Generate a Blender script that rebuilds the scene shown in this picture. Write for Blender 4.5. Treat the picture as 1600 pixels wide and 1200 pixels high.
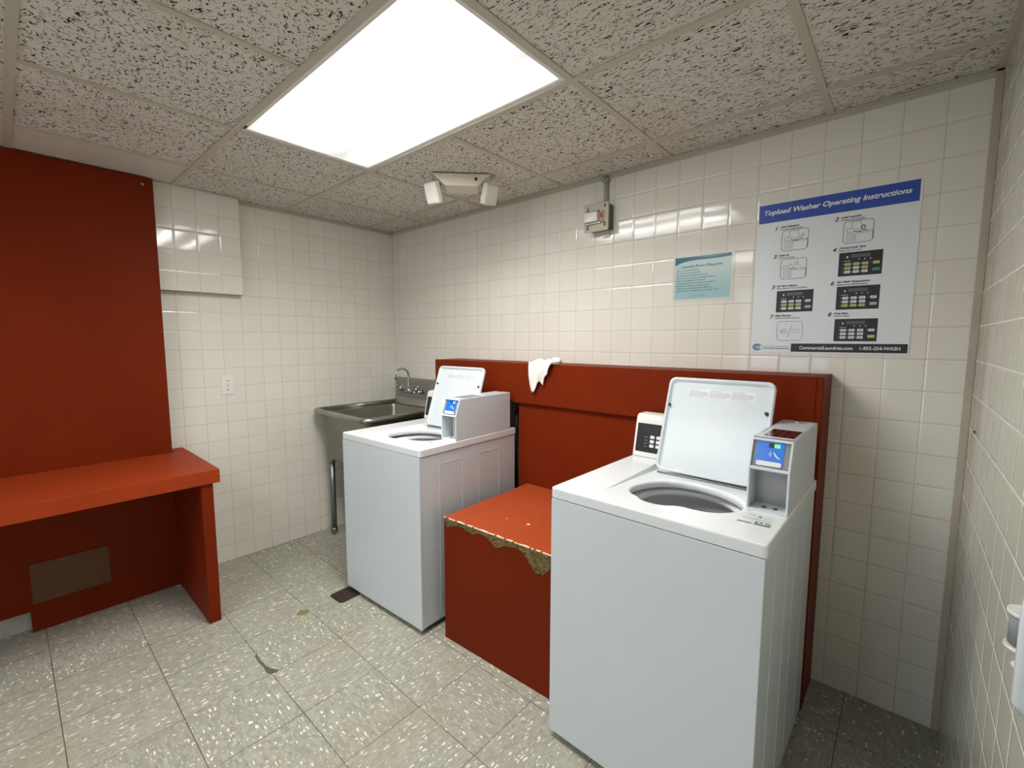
import bpy, bmesh, math, random
from mathutils import Vector, Matrix

for o in list(bpy.data.objects):
    bpy.data.objects.remove(o)
scene = bpy.context.scene
COL = scene.collection

# ------------------------------------------------------------------ camera
cam_data = bpy.data.cameras.new('camera')
cam = bpy.data.objects.new('camera', cam_data)
COL.objects.link(cam)
scene.camera = cam
CX, CY, CZ = 3.154, -2.1325, 1.4001
YAW, PITCH, ROLL, FPX = 0.7211, -0.0975, 0.0023, 700.13
F_ = Vector((-math.sin(YAW)*math.cos(PITCH), math.cos(YAW)*math.cos(PITCH), math.sin(PITCH)))
R_ = Vector((math.cos(YAW), math.sin(YAW), 0)); U_ = R_.cross(F_)
R2 = R_*math.cos(ROLL)+U_*math.sin(ROLL); U2 = -R_*math.sin(ROLL)+U_*math.cos(ROLL)
cam.matrix_world = Matrix(((R2.x, U2.x, -F_.x, CX), (R2.y, U2.y, -F_.y, CY), (R2.z, U2.z, -F_.z, CZ), (0, 0, 0, 1)))
cam_data.sensor_fit = 'HORIZONTAL'; cam_data.sensor_width = 36.0
cam_data.lens = FPX/1600*36.0
cam_data.clip_start = 0.02

# ------------------------------------------------------------------ world, exposure, large lights
world = bpy.data.worlds.new('world'); scene.world = world
world.use_nodes = True
world.node_tree.nodes['Background'].inputs[0].default_value = (0.75, 0.86, 1.0, 1)
world.node_tree.nodes['Background'].inputs[1].default_value = 0.4
vs = scene.view_settings
vs.view_transform = 'Standard'; vs.look = 'None'; vs.gamma = 1; vs.use_curve_mapping = False
vs.exposure = 0.75
LAMP_STRENGTH = 15.0       # glow of the diffuser itself
LAMP_WATTS = 10.0         # light each ceiling panel throws into the room
# cool daylight from an unseen doorway, added in the front wall behind the camera
dl = bpy.data.lights.new('added_doorway_daylight', 'AREA'); dl.shape = 'RECTANGLE'; dl.size = 0.9; dl.size_y = 2.0
dl.energy = 8; dl.color = (0.72, 0.85, 1.0)
dlo = bpy.data.objects.new('added_doorway_daylight', dl); COL.objects.link(dlo)
dlo.location = (1.95, -4.25, 1.05); dlo.rotation_euler = (math.radians(90), 0, 0)

W, H, YF = 3.328, 2.2457, -4.0      # room width, height, front wall
PI = math.pi

# ------------------------------------------------------------------ node helpers
class NT:
    def __init__(s, name):
        s.m = bpy.data.materials.new(name); s.m.use_nodes = True
        s.t = s.m.node_tree; s.b = s.t.nodes['Principled BSDF']
    def n(s, typ, **kw):
        nd = s.t.nodes.new(typ)
        for k, v in kw.items(): setattr(nd, k, v)
        return nd
    def set(s, sock, v):
        if isinstance(v, bpy.types.NodeSocket): s.t.links.new(v, sock)
        elif v is not None: sock.default_value = v
    def math(s, op, a, b=None, c=None, clamp=False):
        nd = s.n('ShaderNodeMath', operation=op, use_clamp=clamp)
        for i, v in enumerate((a, b, c)): s.set(nd.inputs[i], v)
        return nd.outputs[0]
    def vm(s, op, a, b=None, scale=None):
        nd = s.n('ShaderNodeVectorMath', operation=op)
        s.set(nd.inputs[0], a); s.set(nd.inputs[1], b)
        if scale is not None: s.set(nd.inputs['Scale'], scale)
        return nd.outputs[0]
    def mix(s, f, a, b):
        nd = s.n('ShaderNodeMix', data_type='RGBA')
        s.set(nd.inputs[0], f); s.set(nd.inputs[6], a); s.set(nd.inputs[7], b)
        return nd.outputs[2]
    def obj(s): return s.n('ShaderNodeTexCoord').outputs['Object']
    def sep(s, v):
        nd = s.n('ShaderNodeSeparateXYZ'); s.set(nd.inputs[0], v); return nd.outputs
    def comb(s, x, y, z=0.0):
        nd = s.n('ShaderNodeCombineXYZ'); s.set(nd.inputs[0], x); s.set(nd.inputs[1], y); s.set(nd.inputs[2], z); return nd.outputs[0]
    def noise(s, v, scale, detail=2.0, rough=0.5, dist=0.0):
        nd = s.n('ShaderNodeTexNoise'); s.set(nd.inputs['Vector'], v); nd.inputs['Scale'].default_value = scale
        nd.inputs['Detail'].default_value = detail; nd.inputs['Roughness'].default_value = rough; nd.inputs['Distortion'].default_value = dist
        return nd.outputs
    def voro(s, v, scale, feature='F1', rand=1.0):
        nd = s.n('ShaderNodeTexVoronoi', feature=feature); s.set(nd.inputs['Vector'], v); nd.inputs['Scale'].default_value = scale
        nd.inputs['Randomness'].default_value = rand
        return nd.outputs
    def white(s, v):
        nd = s.n('ShaderNodeTexWhiteNoise', noise_dimensions='3D'); s.set(nd.inputs['Vector'], v); return nd.outputs
    def step(s, v, lo, hi):
        nd = s.n('ShaderNodeMapRange', interpolation_type='SMOOTHSTEP'); s.set(nd.inputs[0], v)
        nd.inputs[1].default_value = lo; nd.inputs[2].default_value = hi; return nd.outputs[0]
    def bump(s, h, dist=0.001, strength=1.0, normal=None):
        nd = s.n('ShaderNodeBump'); s.set(nd.inputs['Height'], h); nd.inputs['Distance'].default_value = dist
        nd.inputs['Strength'].default_value = strength; s.set(nd.inputs['Normal'], normal); return nd.outputs[0]
    def out(s, color=None, rough=None, normal=None, metal=None, spec=None, coat=None):
        b = s.b
        s.set(b.inputs['Base Color'], color); s.set(b.inputs['Roughness'], rough); s.set(b.inputs['Normal'], normal)
        s.set(b.inputs['Metallic'], metal); s.set(b.inputs['Specular IOR Level'], spec); s.set(b.inputs['Coat Weight'], coat)
        return s.m

def c4(r, g, b): return (r, g, b, 1.0)
def srgb(r, g, b):
    f = lambda c: (c/255/12.92) if c/255 <= 0.04045 else ((c/255+0.055)/1.055)**2.4
    return (f(r), f(g), f(b), 1.0)

def plain(name, col, rough=0.5, metal=0.0, spec=0.5, var=0.06, nscale=9.0, bumpd=0.0, bscale=300.0, emit=None):
    t = NT(name); p = t.obj()
    n = t.noise(p, nscale, 3.0)[0]
    d = tuple(c*(1-var) for c in col[:3])+(1,); u = tuple(min(1, c*(1+var)) for c in col[:3])+(1,)
    colr = t.mix(n, d, u)
    nor = t.bump(t.noise(p, bscale, 2.0)[0], bumpd, 1.0) if bumpd else None
    t.out(colr, rough, nor, metal, spec)
    if emit:
        t.b.inputs['Emission Color'].default_value = emit[0]; t.b.inputs['Emission Strength'].default_value = emit[1]
    return t.m

# ------------------------------------------------------------------ materials
def wall_tile(name, axis, ph, base, tilt=0.010, glo=c4(0.27, 0.25, 0.20), ghi=c4(0.47, 0.44, 0.37), gw=0.0):
    t = NT(name); p = t.obj(); s = t.sep(p)
    PT = 0.1122; PU = 0.1117
    u = t.math('DIVIDE', t.math('SUBTRACT', s[axis], ph), PU); v = t.math('DIVIDE', t.math('SUBTRACT', s[2], 0.102), PT)
    fu = t.math('FRACT', u); fv = t.math('FRACT', v); iu = t.math('FLOOR', u); iv = t.math('FLOOR', v)
    du = t.math('SUBTRACT', 0.5, t.math('ABSOLUTE', t.math('SUBTRACT', fu, 0.5)))
    dv = t.math('SUBTRACT', 0.5, t.math('ABSOLUTE', t.math('SUBTRACT', fv, 0.5)))
    d = t.math('MINIMUM', du, dv)
    w = t.math('ADD', t.math('MULTIPLY', t.noise(p, 60, 2)[0], 0.006), 0.007+gw)
    g = t.math('SMOOTH_MIN', 1.0, t.math('DIVIDE', d, w), 0.3)          # 0 in the joint, 1 on the tile
    rnd = t.white(t.comb(iu, iv, 3.0))
    big = t.noise(p, 1.3, 3)[0]; fine = t.noise(p, 90, 3)[0]
    c = t.mix(t.math('MULTIPLY', rnd[0], 0.45), base, tuple(x*k for x, k in zip(base[:3], (0.92, 0.90, 0.84)))+(1,))
    c = t.mix(t.math('MULTIPLY', big, 0.35), c, tuple(x*k for x, k in zip(base[:3], (0.93, 0.90, 0.80)))+(1,))
    c = t.mix(t.math('MULTIPLY', fine, 0.10), c, c4(0.45, 0.42, 0.34))
    gn = t.noise(p, 14, 3)[0]
    grout = t.mix(gn, glo, ghi)
    dirt = t.step(s[2], 0.20, 0.0)                                       # mop dirt in the joints near the floor
    grout = t.mix(t.math('MULTIPLY', dirt, 0.6), grout, c4(0.10, 0.09, 0.06))
    gm = t.step(g, 0.35, 0.85)
    col = t.mix(gm, grout, c)
    ro = t.math('ADD', t.math('MULTIPLY', t.math('SUBTRACT', 1.0, gm), 0.55), t.math('ADD', 0.045, t.math('MULTIPLY', rnd[0], 0.05)))
    geo = t.n('ShaderNodeNewGeometry').outputs['Normal']
    off = t.vm('SCALE', t.vm('SUBTRACT', rnd[1], (0.5, 0.5, 0.5)), scale=tilt*2)
    nn = t.vm('NORMALIZE', t.vm('ADD', geo, off))
    edge = t.step(d, 0.0, 0.07)
    h = t.math('ADD', t.math('MULTIPLY', edge, 1.0), t.math('MULTIPLY', t.noise(p, 22, 1)[0], 0.12))
    nor = t.bump(h, 0.0009, 1.0, nn)
    return t.out(col, ro, nor, None, 0.5)

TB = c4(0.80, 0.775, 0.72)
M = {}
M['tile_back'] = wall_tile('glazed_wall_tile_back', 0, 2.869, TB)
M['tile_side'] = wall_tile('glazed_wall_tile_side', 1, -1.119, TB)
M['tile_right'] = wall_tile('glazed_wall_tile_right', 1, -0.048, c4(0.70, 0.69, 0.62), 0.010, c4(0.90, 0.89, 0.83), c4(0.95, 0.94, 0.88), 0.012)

def floor_mat():
    t = NT('vinyl_composition_tile'); p = t.obj(); s = t.sep(p)
    FT = 0.304; fx, fy = 0.9286, -1.1728
    u = t.math('DIVIDE', t.math('SUBTRACT', s[0], fx), FT); v = t.math('DIVIDE', t.math('SUBTRACT', s[1], fy), FT)
    fu = t.math('FRACT', u); fv = t.math('FRACT', v); iu = t.math('FLOOR', u); iv = t.math('FLOOR', v)
    du = t.math('SUBTRACT', 0.5, t.math('ABSOLUTE', t.math('SUBTRACT', fu, 0.5)))
    dv = t.math('SUBTRACT', 0.5, t.math('ABSOLUTE', t.math('SUBTRACT', fv, 0.5)))
    d = t.math('MINIMUM', du, dv)
    rnd = t.white(t.comb(iu, iv, 7.0))
    par = rnd[0]
    sw = t.math('GREATER_THAN', par, 0.45)
    # chip direction per tile
    xa = t.math('ADD', t.math('MULTIPLY', s[0], t.math('SUBTRACT', 1.0, sw)), t.math('MULTIPLY', s[1], sw))
    ya = t.math('ADD', t.math('MULTIPLY', s[1], t.math('SUBTRACT', 1.0, sw)), t.math('MULTIPLY', s[0], sw))
    warp = t.noise(p, 45, 2)[1]
    base = t.comb(t.math('MULTIPLY', xa, 0.85), t.math('MULTIPLY', ya, 2.5), t.math('MULTIPLY', par, 9.0))
    q = t.vm('ADD', base, t.vm('SCALE', t.vm('SUBTRACT', warp, (0.5, 0.5, 0.5)), scale=0.034))
    v1 = t.voro(q, 40); r1 = t.sep(v1['Color'])
    chips = t.math('MULTIPLY', t.math('GREATER_THAN', r1[0], 0.72), t.step(v1['Distance'], 0.34, 0.24))
    q2 = t.vm('ADD', q, (3.1, 7.7, 1.3)); v2 = t.voro(q2, 66); r2 = t.sep(v2['Color'])
    small = t.math('MULTIPLY', t.math('GREATER_THAN', r2[0], 0.76), t.step(v2['Distance'], 0.42, 0.26))
    q3 = t.vm('ADD', q, (9.1, 2.7, 5.3)); v3 = t.voro(q3, 60); r3 = t.sep(v3['Color'])
    dark = t.math('MULTIPLY', t.math('GREATER_THAN', r3[0], 0.955), t.step(v3['Distance'], 0.26, 0.12))
    v4 = t.voro(t.vm('ADD', q, (1.1, 1.7, 8.3)), 48); r4 = t.sep(v4['Color'])
    c = t.mix(r4[1], c4(0.29, 0.287, 0.235), c4(0.43, 0.42, 0.355))
    c = t.mix(t.math('MULTIPLY', rnd[0], 0.22), c, c4(0.44, 0.41, 0.345))
    c = t.mix(t.noise(p, 260, 3)[0], c, t.mix(0.35, c, c4(0.22, 0.21, 0.17)))
    c = t.mix(t.math('MULTIPLY', small, 0.62), c, c4(0.70, 0.685, 0.58))
    c = t.mix(t.math('MULTIPLY', chips, 0.95), c, c4(0.86, 0.84, 0.73))
    c = t.mix(t.math('MULTIPLY', dark, 0.85), c, c4(0.07, 0.055, 0.035))
    st = t.step(t.noise(p, 3.0, 4)[0], 0.50, 0.75)
    c = t.mix(t.math('MULTIPLY', st, 0.35), c, c4(0.33, 0.28, 0.19))
    seamw = t.math('MULTIPLY', t.noise(p, 5.0, 2)[0], 0.007)
    seam = t.step(t.math('SUBTRACT', d, seamw), 0.003, -0.001)
    c = t.mix(t.math('MULTIPLY', seam, 0.88), c, c4(0.075, 0.065, 0.04))
    ro = t.math('ADD', 0.30, t.math('MULTIPLY', t.noise(p, 9, 4)[0], 0.25))
    nn = t.vm('NORMALIZE', t.vm('ADD', t.n('ShaderNodeNewGeometry').outputs['Normal'], t.vm('SCALE', t.vm('SUBTRACT', rnd[1], (0.5, 0.5, 0.5)), scale=0.012)))
    nor = t.bump(t.math('ADD', t.math('SUBTRACT', 1.0, seam), t.math('MULTIPLY', t.noise(p, 18, 2)[0], 0.4)), 0.0006, 1.0, nn)
    return t.out(c, ro, nor, None, 0.4)
M['floor'] = floor_mat()

def ceiling_mat():
    t = NT('fissured_ceiling_tile'); p = t.obj(); s = t.sep(p)
    u = t.math('FLOOR', t.math('DIVIDE', t.math('SUBTRACT', s[0], 0.443), 0.6096)); v = t.math('FLOOR', t.math('DIVIDE', t.math('SUBTRACT', s[1], -0.2227), 0.6096))
    rnd = t.white(t.comb(u, v, 1.0))
    warp = t.noise(p, 22, 2)[1]
    # right-hand tiles have their fissures running along the room, the others are more random
    k = t.math('GREATER_THAN', s[0], 2.27)
    st = t.math('ADD', 1.15, t.math('MULTIPLY', k, 0.75))
    q = t.vm('ADD', t.comb(t.math('MULTIPLY', s[0], t.math('SUBTRACT', 1.0, t.math('MULTIPLY', k, 0.35))), t.math('MULTIPLY', s[1], st), t.math('MULTIPLY', rnd[0], 5.0)), t.vm('SCALE', t.vm('SUBTRACT', warp, (0.5, 0.5, 0.5)), scale=0.035))
    n1 = t.noise(q, 56, 1.0, 0.4, 0.35)[0]
    ridge = t.step(t.math('ABSOLUTE', t.math('SUBTRACT', n1, 0.5)), 0.040, 0.020)
    brk = t.step(t.noise(t.vm('ADD', q, (4.4, 1.2, 0.3)), 55, 1.0)[0], 0.46, 0.52)
    ridge = t.math('MULTIPLY', ridge, brk)
    v2 = t.voro(q, 120); pits = t.math('MULTIPLY', t.math('GREATER_THAN', t.sep(v2['Color'])[0], 0.68), t.step(v2['Distance'], 0.32, 0.18))
    m = t.math('MAXIMUM', ridge, t.math('MULTIPLY', pits, 0.75))
    c = t.mix(t.noise(p, 300, 2)[0], c4(0.60, 0.585, 0.525), c4(0.74, 0.72, 0.645))
    c = t.mix(t.math('MULTIPLY', t.step(t.noise(p, 2.4, 3)[0], 0.5, 0.75), 0.35), c, c4(0.54, 0.46, 0.38))
    c = t.mix(m, c, c4(0.035, 0.030, 0.022))
    nor = t.bump(t.math('SUBTRACT', t.math('MULTIPLY', t.noise(p, 400, 2)[0], 0.15), m), 0.002, 0.6)
    return t.out(c, 0.9, nor, None, 0.1)
M['ceiling'] = ceiling_mat()
M['ceiling_plain'] = plain('smooth_ceiling_tile', c4(0.62, 0.58, 0.52), 0.85, spec=0.1, var=0.05, nscale=60)
M['grid'] = plain('ceiling_grid_paint', c4(0.50, 0.475, 0.39), 0.5, var=0.10, nscale=12)

def red_paint(name, base, worn=0.0, rough=0.42):
    t = NT(name); p = t.obj()
    n = t.noise(p, 3.0, 4)[0]; f = t.noise(p, 70, 3)[0]
    c = t.mix(n, tuple(x*0.82 for x in base[:3])+(1,), tuple(x*1.15 for x in base[:3])+(1,))
    c = t.mix(t.math('MULTIPLY', f, 0.25), c, tuple(x*0.75 for x in base[:3])+(1,))
    if worn:
        sc = t.step(t.noise(t.vm('MULTIPLY', p, (1.0, 3.0, 1.0)), 9, 5, 0.7)[0], 0.60, 0.78)
        c = t.mix(t.math('MULTIPLY', sc, worn), c, c4(0.48, 0.14, 0.07))
        v = t.voro(p, 26); chip = t.math('MULTIPLY', t.math('GREATER_THAN', t.sep(v['Color'])[0], 0.990), t.step(v['Distance'], 0.25, 0.18))
        c = t.mix(t.math('MULTIPLY', chip, 1.0 if worn > 0.3 else 0.0), c, c4(0.80, 0.60, 0.48))
    nor = t.bump(t.math('ADD', t.noise(p, 160, 3)[0], t.math('MULTIPLY', t.noise(p, 25, 2)[0], 1.2)), 0.0005, 0.8)
    return t.out(c, t.math('ADD', rough-0.02, t.math('MULTIPLY', f, 0.14)), nor, None, 0.07)
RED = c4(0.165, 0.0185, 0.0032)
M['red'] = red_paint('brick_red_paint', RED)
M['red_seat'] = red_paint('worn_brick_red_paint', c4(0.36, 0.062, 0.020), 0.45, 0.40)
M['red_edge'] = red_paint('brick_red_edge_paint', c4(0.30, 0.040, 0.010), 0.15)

def osb():
    t = NT('bare_particle_board'); p = t.obj()
    v = t.voro(t.vm('MULTIPLY', p, (1.0, 1.0, 2.4)), 75); r = t.sep(v['Color'])
    c = t.mix(r[0], c4(0.10, 0.066, 0.022), c4(0.22, 0.160, 0.070))
    c = t.mix(t.step(t.noise(p, 60, 4)[0], 0.52, 0.66), c, c4(0.06, 0.030, 0.012))
    return t.out(c, 0.85, t.bump(v['Distance'], 0.002, 0.8), None, 0.2)
M['osb'] = osb()
M['bare_wood'] = plain('bare_wood_patch', c4(0.12, 0.055, 0.018), 0.75, var=0.35, nscale=18, bumpd=0.0006, bscale=90)
M['plywood_edge'] = plain('pale_plywood_edge', c4(0.80, 0.66, 0.42), 0.7, var=0.2, nscale=60)
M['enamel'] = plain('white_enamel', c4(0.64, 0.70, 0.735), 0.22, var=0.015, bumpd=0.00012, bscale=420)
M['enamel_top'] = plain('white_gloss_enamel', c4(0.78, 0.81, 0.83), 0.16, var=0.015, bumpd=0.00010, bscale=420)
M['white_plastic'] = plain('white_plastic', c4(0.78, 0.77, 0.73), 0.40, var=0.03)
M['ivory_plastic'] = plain('ivory_plastic', c4(0.70, 0.66, 0.54), 0.42, var=0.05)
M['tub_plastic'] = plain('pale_grey_tub_plastic', c4(0.78, 0.79, 0.80), 0.38, var=0.04)
M['tub_metal'] = plain('grey_tub_enamel', c4(0.74, 0.75, 0.76), 0.30, var=0.08)
M['shadow_gap'] = plain('gap_shade_black', c4(0.012, 0.012, 0.012), 0.6)  # near-black stands in for shade in the tub gap, drain pit and holes
M['black'] = plain('black_plastic', c4(0.018, 0.018, 0.022), 0.35)
M['grey_plastic'] = plain('grey_plastic', c4(0.24, 0.25, 0.26), 0.40)
M['cavity_metal'] = plain('dull_zinc_plate', c4(0.36, 0.36, 0.35), 0.55, metal=0.3, var=0.15, nscale=22)
M['silver'] = plain('silver_ink', c4(0.42, 0.43, 0.44), 0.6)
def steel(name, base, rough, sc):
    t = NT(name); p = t.obj()
    n = t.noise(t.vm('MULTIPLY', p, sc), 60, 3)[0]; b = t.noise(p, 5, 4)[0]
    c = t.mix(b, tuple(x*0.75 for x in base[:3])+(1,), base)
    return t.out(c, t.math('ADD', rough, t.math('MULTIPLY', n, 0.16)), t.bump(n, 0.0002, 0.6), 1.0)
M['steel'] = steel('brushed_stainless_steel', c4(0.44, 0.43, 0.385), 0.30, (1, 12, 1))
M['chrome'] = steel('chrome', c4(0.62, 0.62, 0.62), 0.06, (1, 1, 1))
M['galv'] = steel('galvanised_pipe', c4(0.32, 0.36, 0.36), 0.30, (1, 1, 1))
M['conduit_paint'] = plain('grey_green_paint', c4(0.36, 0.37, 0.30), 0.5)
M['plate_paint'] = plain('dull_cream_plate', c4(0.50, 0.48, 0.38), 0.45, var=0.05)
M['box_dark'] = plain('dark_grey_box', c4(0.10, 0.10, 0.085), 0.5)
M['strobe'] = plain('clear_strobe_lens', c4(0.80, 0.76, 0.74), 0.12, var=0.35, nscale=160)
M['strobe_metal'] = plain('strobe_reflector', c4(0.34, 0.29, 0.26), 0.25, metal=0.6, var=0.3, nscale=100)
M['red_ink'] = plain('red_ink', c4(0.36, 0.03, 0.03), 0.5)
M['iron'] = plain('rusty_iron', c4(0.085, 0.045, 0.032), 0.55, metal=0.3, var=0.3, nscale=60)
M['poster_white'] = plain('coated_poster_board', c4(0.74, 0.77, 0.79), 0.35, var=0.01)
M['poster_blue'] = plain('royal_blue_ink', c4(0.022, 0.07, 0.36), 0.35, var=0.03)
M['poster_blue_line'] = plain('pale_blue_line_ink', c4(0.040, 0.095, 0.40), 0.35)
M['ink_black'] = plain('black_ink', c4(0.012, 0.012, 0.014), 0.4)
M['ink_white'] = plain('white_ink', c4(0.74, 0.76, 0.78), 0.4)
M['ink_yellow'] = plain('yellow_ink', c4(0.56, 0.55, 0.16), 0.4)
M['ink_green'] = plain('green_ink', c4(0.09, 0.22, 0.15), 0.4)
M['ink_grey'] = plain('dark_grey_ink', c4(0.09, 0.095, 0.10), 0.4)
M['ink_logo'] = plain('steel_blue_ink', c4(0.05, 0.17, 0.30), 0.4)
M['ink_olive'] = plain('olive_ink', c4(0.20, 0.22, 0.05), 0.4)
def teal_sheet():
    t = NT('teal_printed_paper'); s = t.sep(t.obj())
    g = t.step(s[2], 0.18, 0.03); c = t.mix(g, c4(0.50, 0.62, 0.60), c4(0.34, 0.52, 0.54))
    return t.out(c, 0.2)
M['sheet_teal'] = teal_sheet()
M['sheet_clear'] = plain('laminate_margin', c4(0.66, 0.67, 0.60), 0.10)
M['ink_teal'] = plain('deep_teal_ink', c4(0.025, 0.14, 0.20), 0.2)
M['ink_teal2'] = plain('light_teal_ink', c4(0.10, 0.34, 0.36), 0.2)
M['display_blue'] = plain('blue_display_film', c4(0.010, 0.13, 0.52), 0.25, emit=(c4(0.01, 0.12, 0.5), 0.25))
M['led_green'] = plain('green_digits', c4(0.1, 0.9, 0.1), 0.4, emit=(c4(0.15, 1.0, 0.12), 1.6))
M['led_pale'] = plain('pale_digits', c4(0.5, 0.8, 0.9), 0.4, emit=(c4(0.5, 0.85, 1.0), 0.9))
M['vent_red'] = plain('smoked_red_window', c4(0.060, 0.010, 0.010), 0.12)
M['cloth'] = plain('white_cotton', c4(0.80, 0.79, 0.76), 0.9, var=0.08, nscale=60, bumpd=0.0008, bscale=260)
M['white_trim'] = plain('dirty_white_base', c4(0.42, 0.42, 0.36), 0.6, var=0.35, nscale=16)
M['grey_patch'] = plain('cement_filler', c4(0.10, 0.09, 0.085), 0.8, var=0.3, nscale=80)
M['olive_patch'] = plain('exposed_adhesive', c4(0.22, 0.20, 0.08), 0.7, var=0.3, nscale=80)
M['corner_bead'] = plain('shaded_brown_corner_bead', c4(0.47, 0.41, 0.33), 0.35, var=0.2)  # brownish bullnose strip, with the corner's shade painted into its colour
M['paint_plain'] = plain('front_wall_paint', c4(0.62, 0.60, 0.54), 0.6)
M['dark_frame'] = plain('door_frame_paint', c4(0.30, 0.06, 0.03), 0.5)

def diffuser_mat():
    t = NT('prismatic_light_diffuser'); s = t.sep(t.obj()); p = t.obj()
    # object coordinates: x along the tubes, y across
    g = lambda c, w: t.math('POWER', 2.718, t.math('MULTIPLY', t.math('POWER', t.math('DIVIDE', t.math('SUBTRACT', s[1], c), w), 2.0), -1.0))
    a = t.math('ADD', g(-0.04, 0.065), t.math('MULTIPLY', g(0.20, 0.040), 0.8))
    a = t.math('ADD', a, t.math('MULTIPLY', g(-0.20, 0.045), 0.5))
    ends = t.math('MULTIPLY', t.step(s[0], -0.58, -0.28), t.step(s[0], 0.62, 0.40))
    a = t.math('MULTIPLY', a, t.math('ADD', 0.02, t.math('MULTIPLY', ends, 0.98)))
    dust = t.math('ADD', 0.85, t.math('MULTIPLY', t.noise(p, 5, 3)[0], 0.3))
    prism = t.math('ADD', 0.95, t.math('MULTIPLY', t.math('SINE', t.math('MULTIPLY', t.math('ADD', s[0], s[1]), 900)), 0.05))
    e = t.math('MULTIPLY', t.math('MULTIPLY', t.math('ADD', 0.026, a), dust), prism)
    t.b.inputs['Base Color'].default_value = c4(0.6, 0.62, 0.6); t.b.inputs['Roughness'].default_value = 0.3
    t.b.inputs['Emission Color'].default_value = (1.0, 1.0, 0.97, 1)
    t.set(t.b.inputs['Emission Strength'], t.math('MULTIPLY', e, LAMP_STRENGTH))
    return t.m
M['diffuser'] = diffuser_mat()

# ------------------------------------------------------------------ mesh helpers
def B(): return bmesh.new()

def merge(bm, tmp, mat=None, mi=0):
    if mat is not None: bmesh.ops.transform(tmp, matrix=mat, verts=tmp.verts)
    vm = {v: bm.verts.new(v.co) for v in tmp.verts}
    for f in tmp.faces:
        try: nf = bm.faces.new([vm[v] for v in f.verts]); nf.material_index = mi; nf.smooth = f.smooth
        except ValueError: pass
    tmp.free()

def box(bm, x0, x1, y0, y1, z0, z1, bev=0.0, seg=2, mat=None, mi=0):
    t = bmesh.new(); bmesh.ops.create_cube(t, size=1)
    for v in t.verts: v.co = Vector(((x0+x1)/2+v.co.x*(x1-x0), (y0+y1)/2+v.co.y*(y1-y0), (z0+z1)/2+v.co.z*(z1-z0)))
    if bev: bmesh.ops.bevel(t, geom=t.edges[:], offset=bev, segments=seg, profile=0.7, affect='EDGES')
    merge(bm, t, mat, mi); return bm

def prism(bm, pts, axis, a, b, bev=0.0, mat=None, mi=0, seg=2):
    """closed outline pts (2-D) extruded from a to b on the axis ('x': pts are y,z; 'y': x,z; 'z': x,y)"""
    t = bmesh.new()
    def P(q, w): return Vector((w, q[0], q[1])) if axis == 'x' else Vector((q[0], w, q[1])) if axis == 'y' else Vector((q[0], q[1], w))
    lo = [t.verts.new(P(q, a)) for q in pts]; hi = [t.verts.new(P(q, b)) for q in pts]; n = len(pts)
    t.faces.new(lo); t.faces.new(list(reversed(hi)))
    for i in range(n): t.faces.new([lo[i], hi[i], hi[(i+1) % n], lo[(i+1) % n]])
    bmesh.ops.recalc_face_normals(t, faces=t.faces[:])
    if bev: bmesh.ops.bevel(t, geom=t.edges[:], offset=bev, segments=seg, profile=0.7, affect='EDGES')
    merge(bm, t, mat, mi); return bm

def tube(bm, pts, r, n=12, caps=True, mi=0):
    pts = [Vector(p) for p in pts]; rs = r if isinstance(r, (list, tuple)) else [r]*len(pts)
    rings = []; prev = None
    for i, p in enumerate(pts):
        d = (pts[min(i+1, len(pts)-1)]-pts[max(i-1, 0)]).normalized()
        if prev is None: a = d.orthogonal().normalized()
        else: a = (prev-d*prev.dot(d)).normalized()
        prev = a; b = d.cross(a)
        rings.append([bm.verts.new(p+(a*math.cos(2*PI*k/n)+b*math.sin(2*PI*k/n))*rs[i]) for k in range(n)])
    for A, C in zip(rings, rings[1:]):
        for k in range(n):
            f = bm.faces.new([A[k], A[(k+1) % n], C[(k+1) % n], C[k]]); f.smooth = True; f.material_index = mi
    if caps:
        f = bm.faces.new(list(reversed(rings[0]))); f.material_index = mi
        f = bm.faces.new(rings[-1]); f.material_index = mi
    return bm

def lathe(bm, prof, c=(0, 0, 0), n=48, mi=0, sx=1.0, sy=1.0, smooth=True, mat=None):
    t = bmesh.new()
    rings = [[t.verts.new((c[0]+r*sx*math.cos(2*PI*k/n), c[1]+r*sy*math.sin(2*PI*k/n), c[2]+z)) for k in range(n)] for r, z in prof]
    for A, C in zip(rings, rings[1:]):
        for k in range(n):
            f = t.faces.new([A[k], A[(k+1) % n], C[(k+1) % n], C[k]]); f.smooth = smooth
    merge(bm, t, mat, mi); return bm

def disc(bm, c, r, h, n=20, mat=None, mi=0, bev=0.0):
    pts = [(c[0]+r*math.cos(2*PI*k/n), c[1]+r*math.sin(2*PI*k/n)) for k in range(n)]
    return prism(bm, pts, 'z', c[2], c[2]+h, bev, mat, mi)

def rrect(x0, x1, y0, y1, r, n=6):
    out = []
    for cx, cy, a0 in ((x1-r, y1-r, 0), (x0+r, y1-r, 90), (x0+r, y0+r, 180), (x1-r, y0+r, 270)):
        for k in range(n+1):
            a = math.radians(a0+90*k/n); out.append((cx+r*math.cos(a), cy+r*math.sin(a)))
    return out

def obj(name, bm, mats, parent=None, loc=None, smooth_angle=None):
    me = bpy.data.meshes.new(name)
    if bm is not None:
        bmesh.ops.recalc_face_normals(bm, faces=bm.faces[:]) if False else None
        bm.to_mesh(me); bm.free()
    for m in (mats if isinstance(mats, (list, tuple)) else [mats]): me.materials.append(M[m] if isinstance(m, str) else m)
    o = bpy.data.objects.new(name, me); COL.objects.link(o)
    if parent is not None: o.parent = parent
    if loc is not None: o.location = loc
    return o

def tag(o, label=None, cat=None, group=None, kind=None):
    if label: o['label'] = label
    if cat: o['category'] = cat
    if group: o['group'] = group
    if kind: o['kind'] = kind
    return o

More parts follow.
